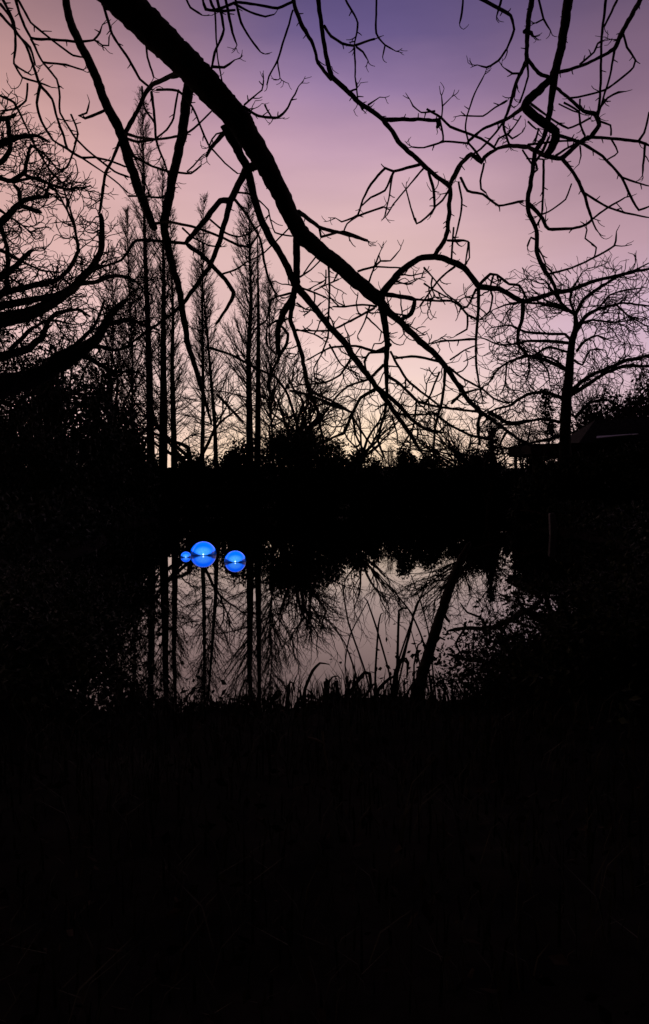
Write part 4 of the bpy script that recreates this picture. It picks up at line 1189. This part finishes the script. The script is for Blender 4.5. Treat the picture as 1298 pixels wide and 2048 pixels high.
solid_tube('foot', [at(1190, 1400, 8.3), at(1172, 1362, 8.5), at(1150, 1330, 8.6)], [.09, .075, .064], 'bark', bo, 10)
unshift(bo)

def thicket(name, cx, Y, wx, wy, h, stems, leaves, label, leafsize=.06):
    root = empty(name, (cx, Y, gz(cx, Y)), label, 'shrub')
    st = MB(); C = []
    for i in range(stems):
        p = np.array([random.gauss(0, .4) * wx, random.gauss(0, .4) * wy, -.05]); d = np.array([random.gauss(0, .45), random.gauss(0, .3), 1.0])
        ln = h * random.uniform(.7, 1.5); pts = [p.copy()]; n = 9
        for k in range(n):
            d /= np.linalg.norm(d); p = p + d * ln / n; pts.append(p.copy())
            d = d + np.array([d[0] * .12, d[1] * .1, -.17]) + RNG.normal(0, .1, 3)
            if k > 1:
                for _ in range(2):
                    if random.random() < .6:
                        e = d + RNG.normal(0, .6, 3); e /= np.linalg.norm(e); l2 = h * random.uniform(.1, .35); q1 = p + e * l2 * .5; q2 = q1 + (e + RNG.normal(0, .3, 3)) * l2 * .5
                        st.tube([tuple(p), tuple(q1), tuple(q2)], (.004, .003, .002), 3); C += [q1, q2]
                C.append(p.copy())
        st.tube([tuple(q) for q in pts], np.linspace(.009, .0035, n + 1), 5)
    st.build('stems', 'bark', root)['kind'] = 'stuff'
    C = np.array(C); C = C[RNG.integers(0, len(C), leaves)] + RNG.normal(0, .05, (leaves, 3))
    m = MB(); m.quads(leaf_quads(C, leafsize)); m.build('leaves', 'ivy', root, False)
    return root
thicket('bramble', 1.5, 6.0, .7, .4, .3, 34, 900, 'low bramble thicket arching beside the leaning sapling', .04)
thicket('bramble', 2.4, 6.0, .7, .5, .8, 40, 6500, 'taller bramble thicket rising on the dark side beyond the leaning sapling', .045)
thicket('bramble', 3.15, 5.9, .8, .6, 1.15, 44, 9000, 'tallest leafy bramble thicket closing the dark end of the bank')
thicket('bramble', -1.9, 6.0, .7, .5, .42, 26, 2600, 'low leafy bramble on the bank under the dark reflections')
thicket('bramble', -2.9, 6.0, .8, .6, .8, 34, 6000, 'leafy bramble thicket at the dark end of the bank near the big tree')
thicket('bramble', -.75, 5.7, .7, .4, .2, 18, 260, 'thin straggling bramble between the sedge and the leafy brambles')

# pale dry stem in the dark bank
ds = empty('dry_stalk', at(662, 1600, 4.2)[:2] + (gz(at(662, 1600, 4.2)[0], 4.2),), 'dead tan stalk with a bent cross leaf standing on the dark bank', 'stalk')
for nm, pts, w in (('stem', [(664, 1640), (660, 1590), (654, 1530), (647, 1485), (645, 1462)], 3.2), ('leaf_stub', [(615, 1476), (632, 1480), (648, 1488)], 6.5)):
    W3 = [np.array(at(x, y, 4.2)) - np.array(ds.location) for x, y in pts]
    if nm == 'stem': W3 = [np.array([W3[0][0], 0, -.05])] + W3
    m = MB(); m.tube([tuple(p) for p in W3], [w / 2 * 4.2 / F] * len(W3), 6); m.build(nm, 'dry_stem', ds)

# grass and litter on the near bank
N = 14000
gx = RNG.uniform(-5, 6, N); gy = near_shore(gx) - RNG.random(N) ** 1.6 * 4.6 + .12; hh = RNG.uniform(.06, .26, N) * (1 + .5 * np.sin(gx * 5) * np.sin(gy * 4))
hh = np.where(gy > near_shore(gx) - .9, hh * 1.1, hh)
m = MB(); z0 = ground_z(gx, gy) - .02
ang = RNG.uniform(0, 2 * PI, N); ln = RNG.uniform(.1, .8, N) * hh
B = np.stack([gx, gy, z0], 1); D = np.stack([np.cos(ang), np.sin(ang), np.zeros(N)], 1); Sd = np.stack([-np.sin(ang), np.cos(ang), np.zeros(N)], 1)
wd = RNG.uniform(.002, .006, N)[:, None]
M1 = B + D * ln[:, None] * .3 + np.array([0, 0, 1]) * hh[:, None] * .65; T1 = B + D * ln[:, None] + np.array([0, 0, 1]) * hh[:, None]
m.quads(np.stack([B - Sd * wd, B + Sd * wd, M1 + Sd * wd * .9, M1 - Sd * wd * .9], 1)); m.quads(np.stack([M1 - Sd * wd * .9, M1 + Sd * wd * .9, T1 + Sd * wd * .15, T1 - Sd * wd * .15], 1))
tag(m.build('bank_grass', 'dry_blade', None, False), 'ragged grass and sedge covering the dark near bank', 'grass', kind='stuff')
N = 2500; gx = RNG.uniform(-4, 4, N); gy = RNG.uniform(1.2, 6, N); C = np.stack([gx, gy, ground_z(gx, gy) + .03 + RNG.random(N) * .05], 1)
m = MB(); m.quads(leaf_quads(C, .055)); tag(m.build('fallen_leaves', 'litter', None, False), 'brown fallen leaves scattered on the dark near bank', 'leaves', kind='stuff')
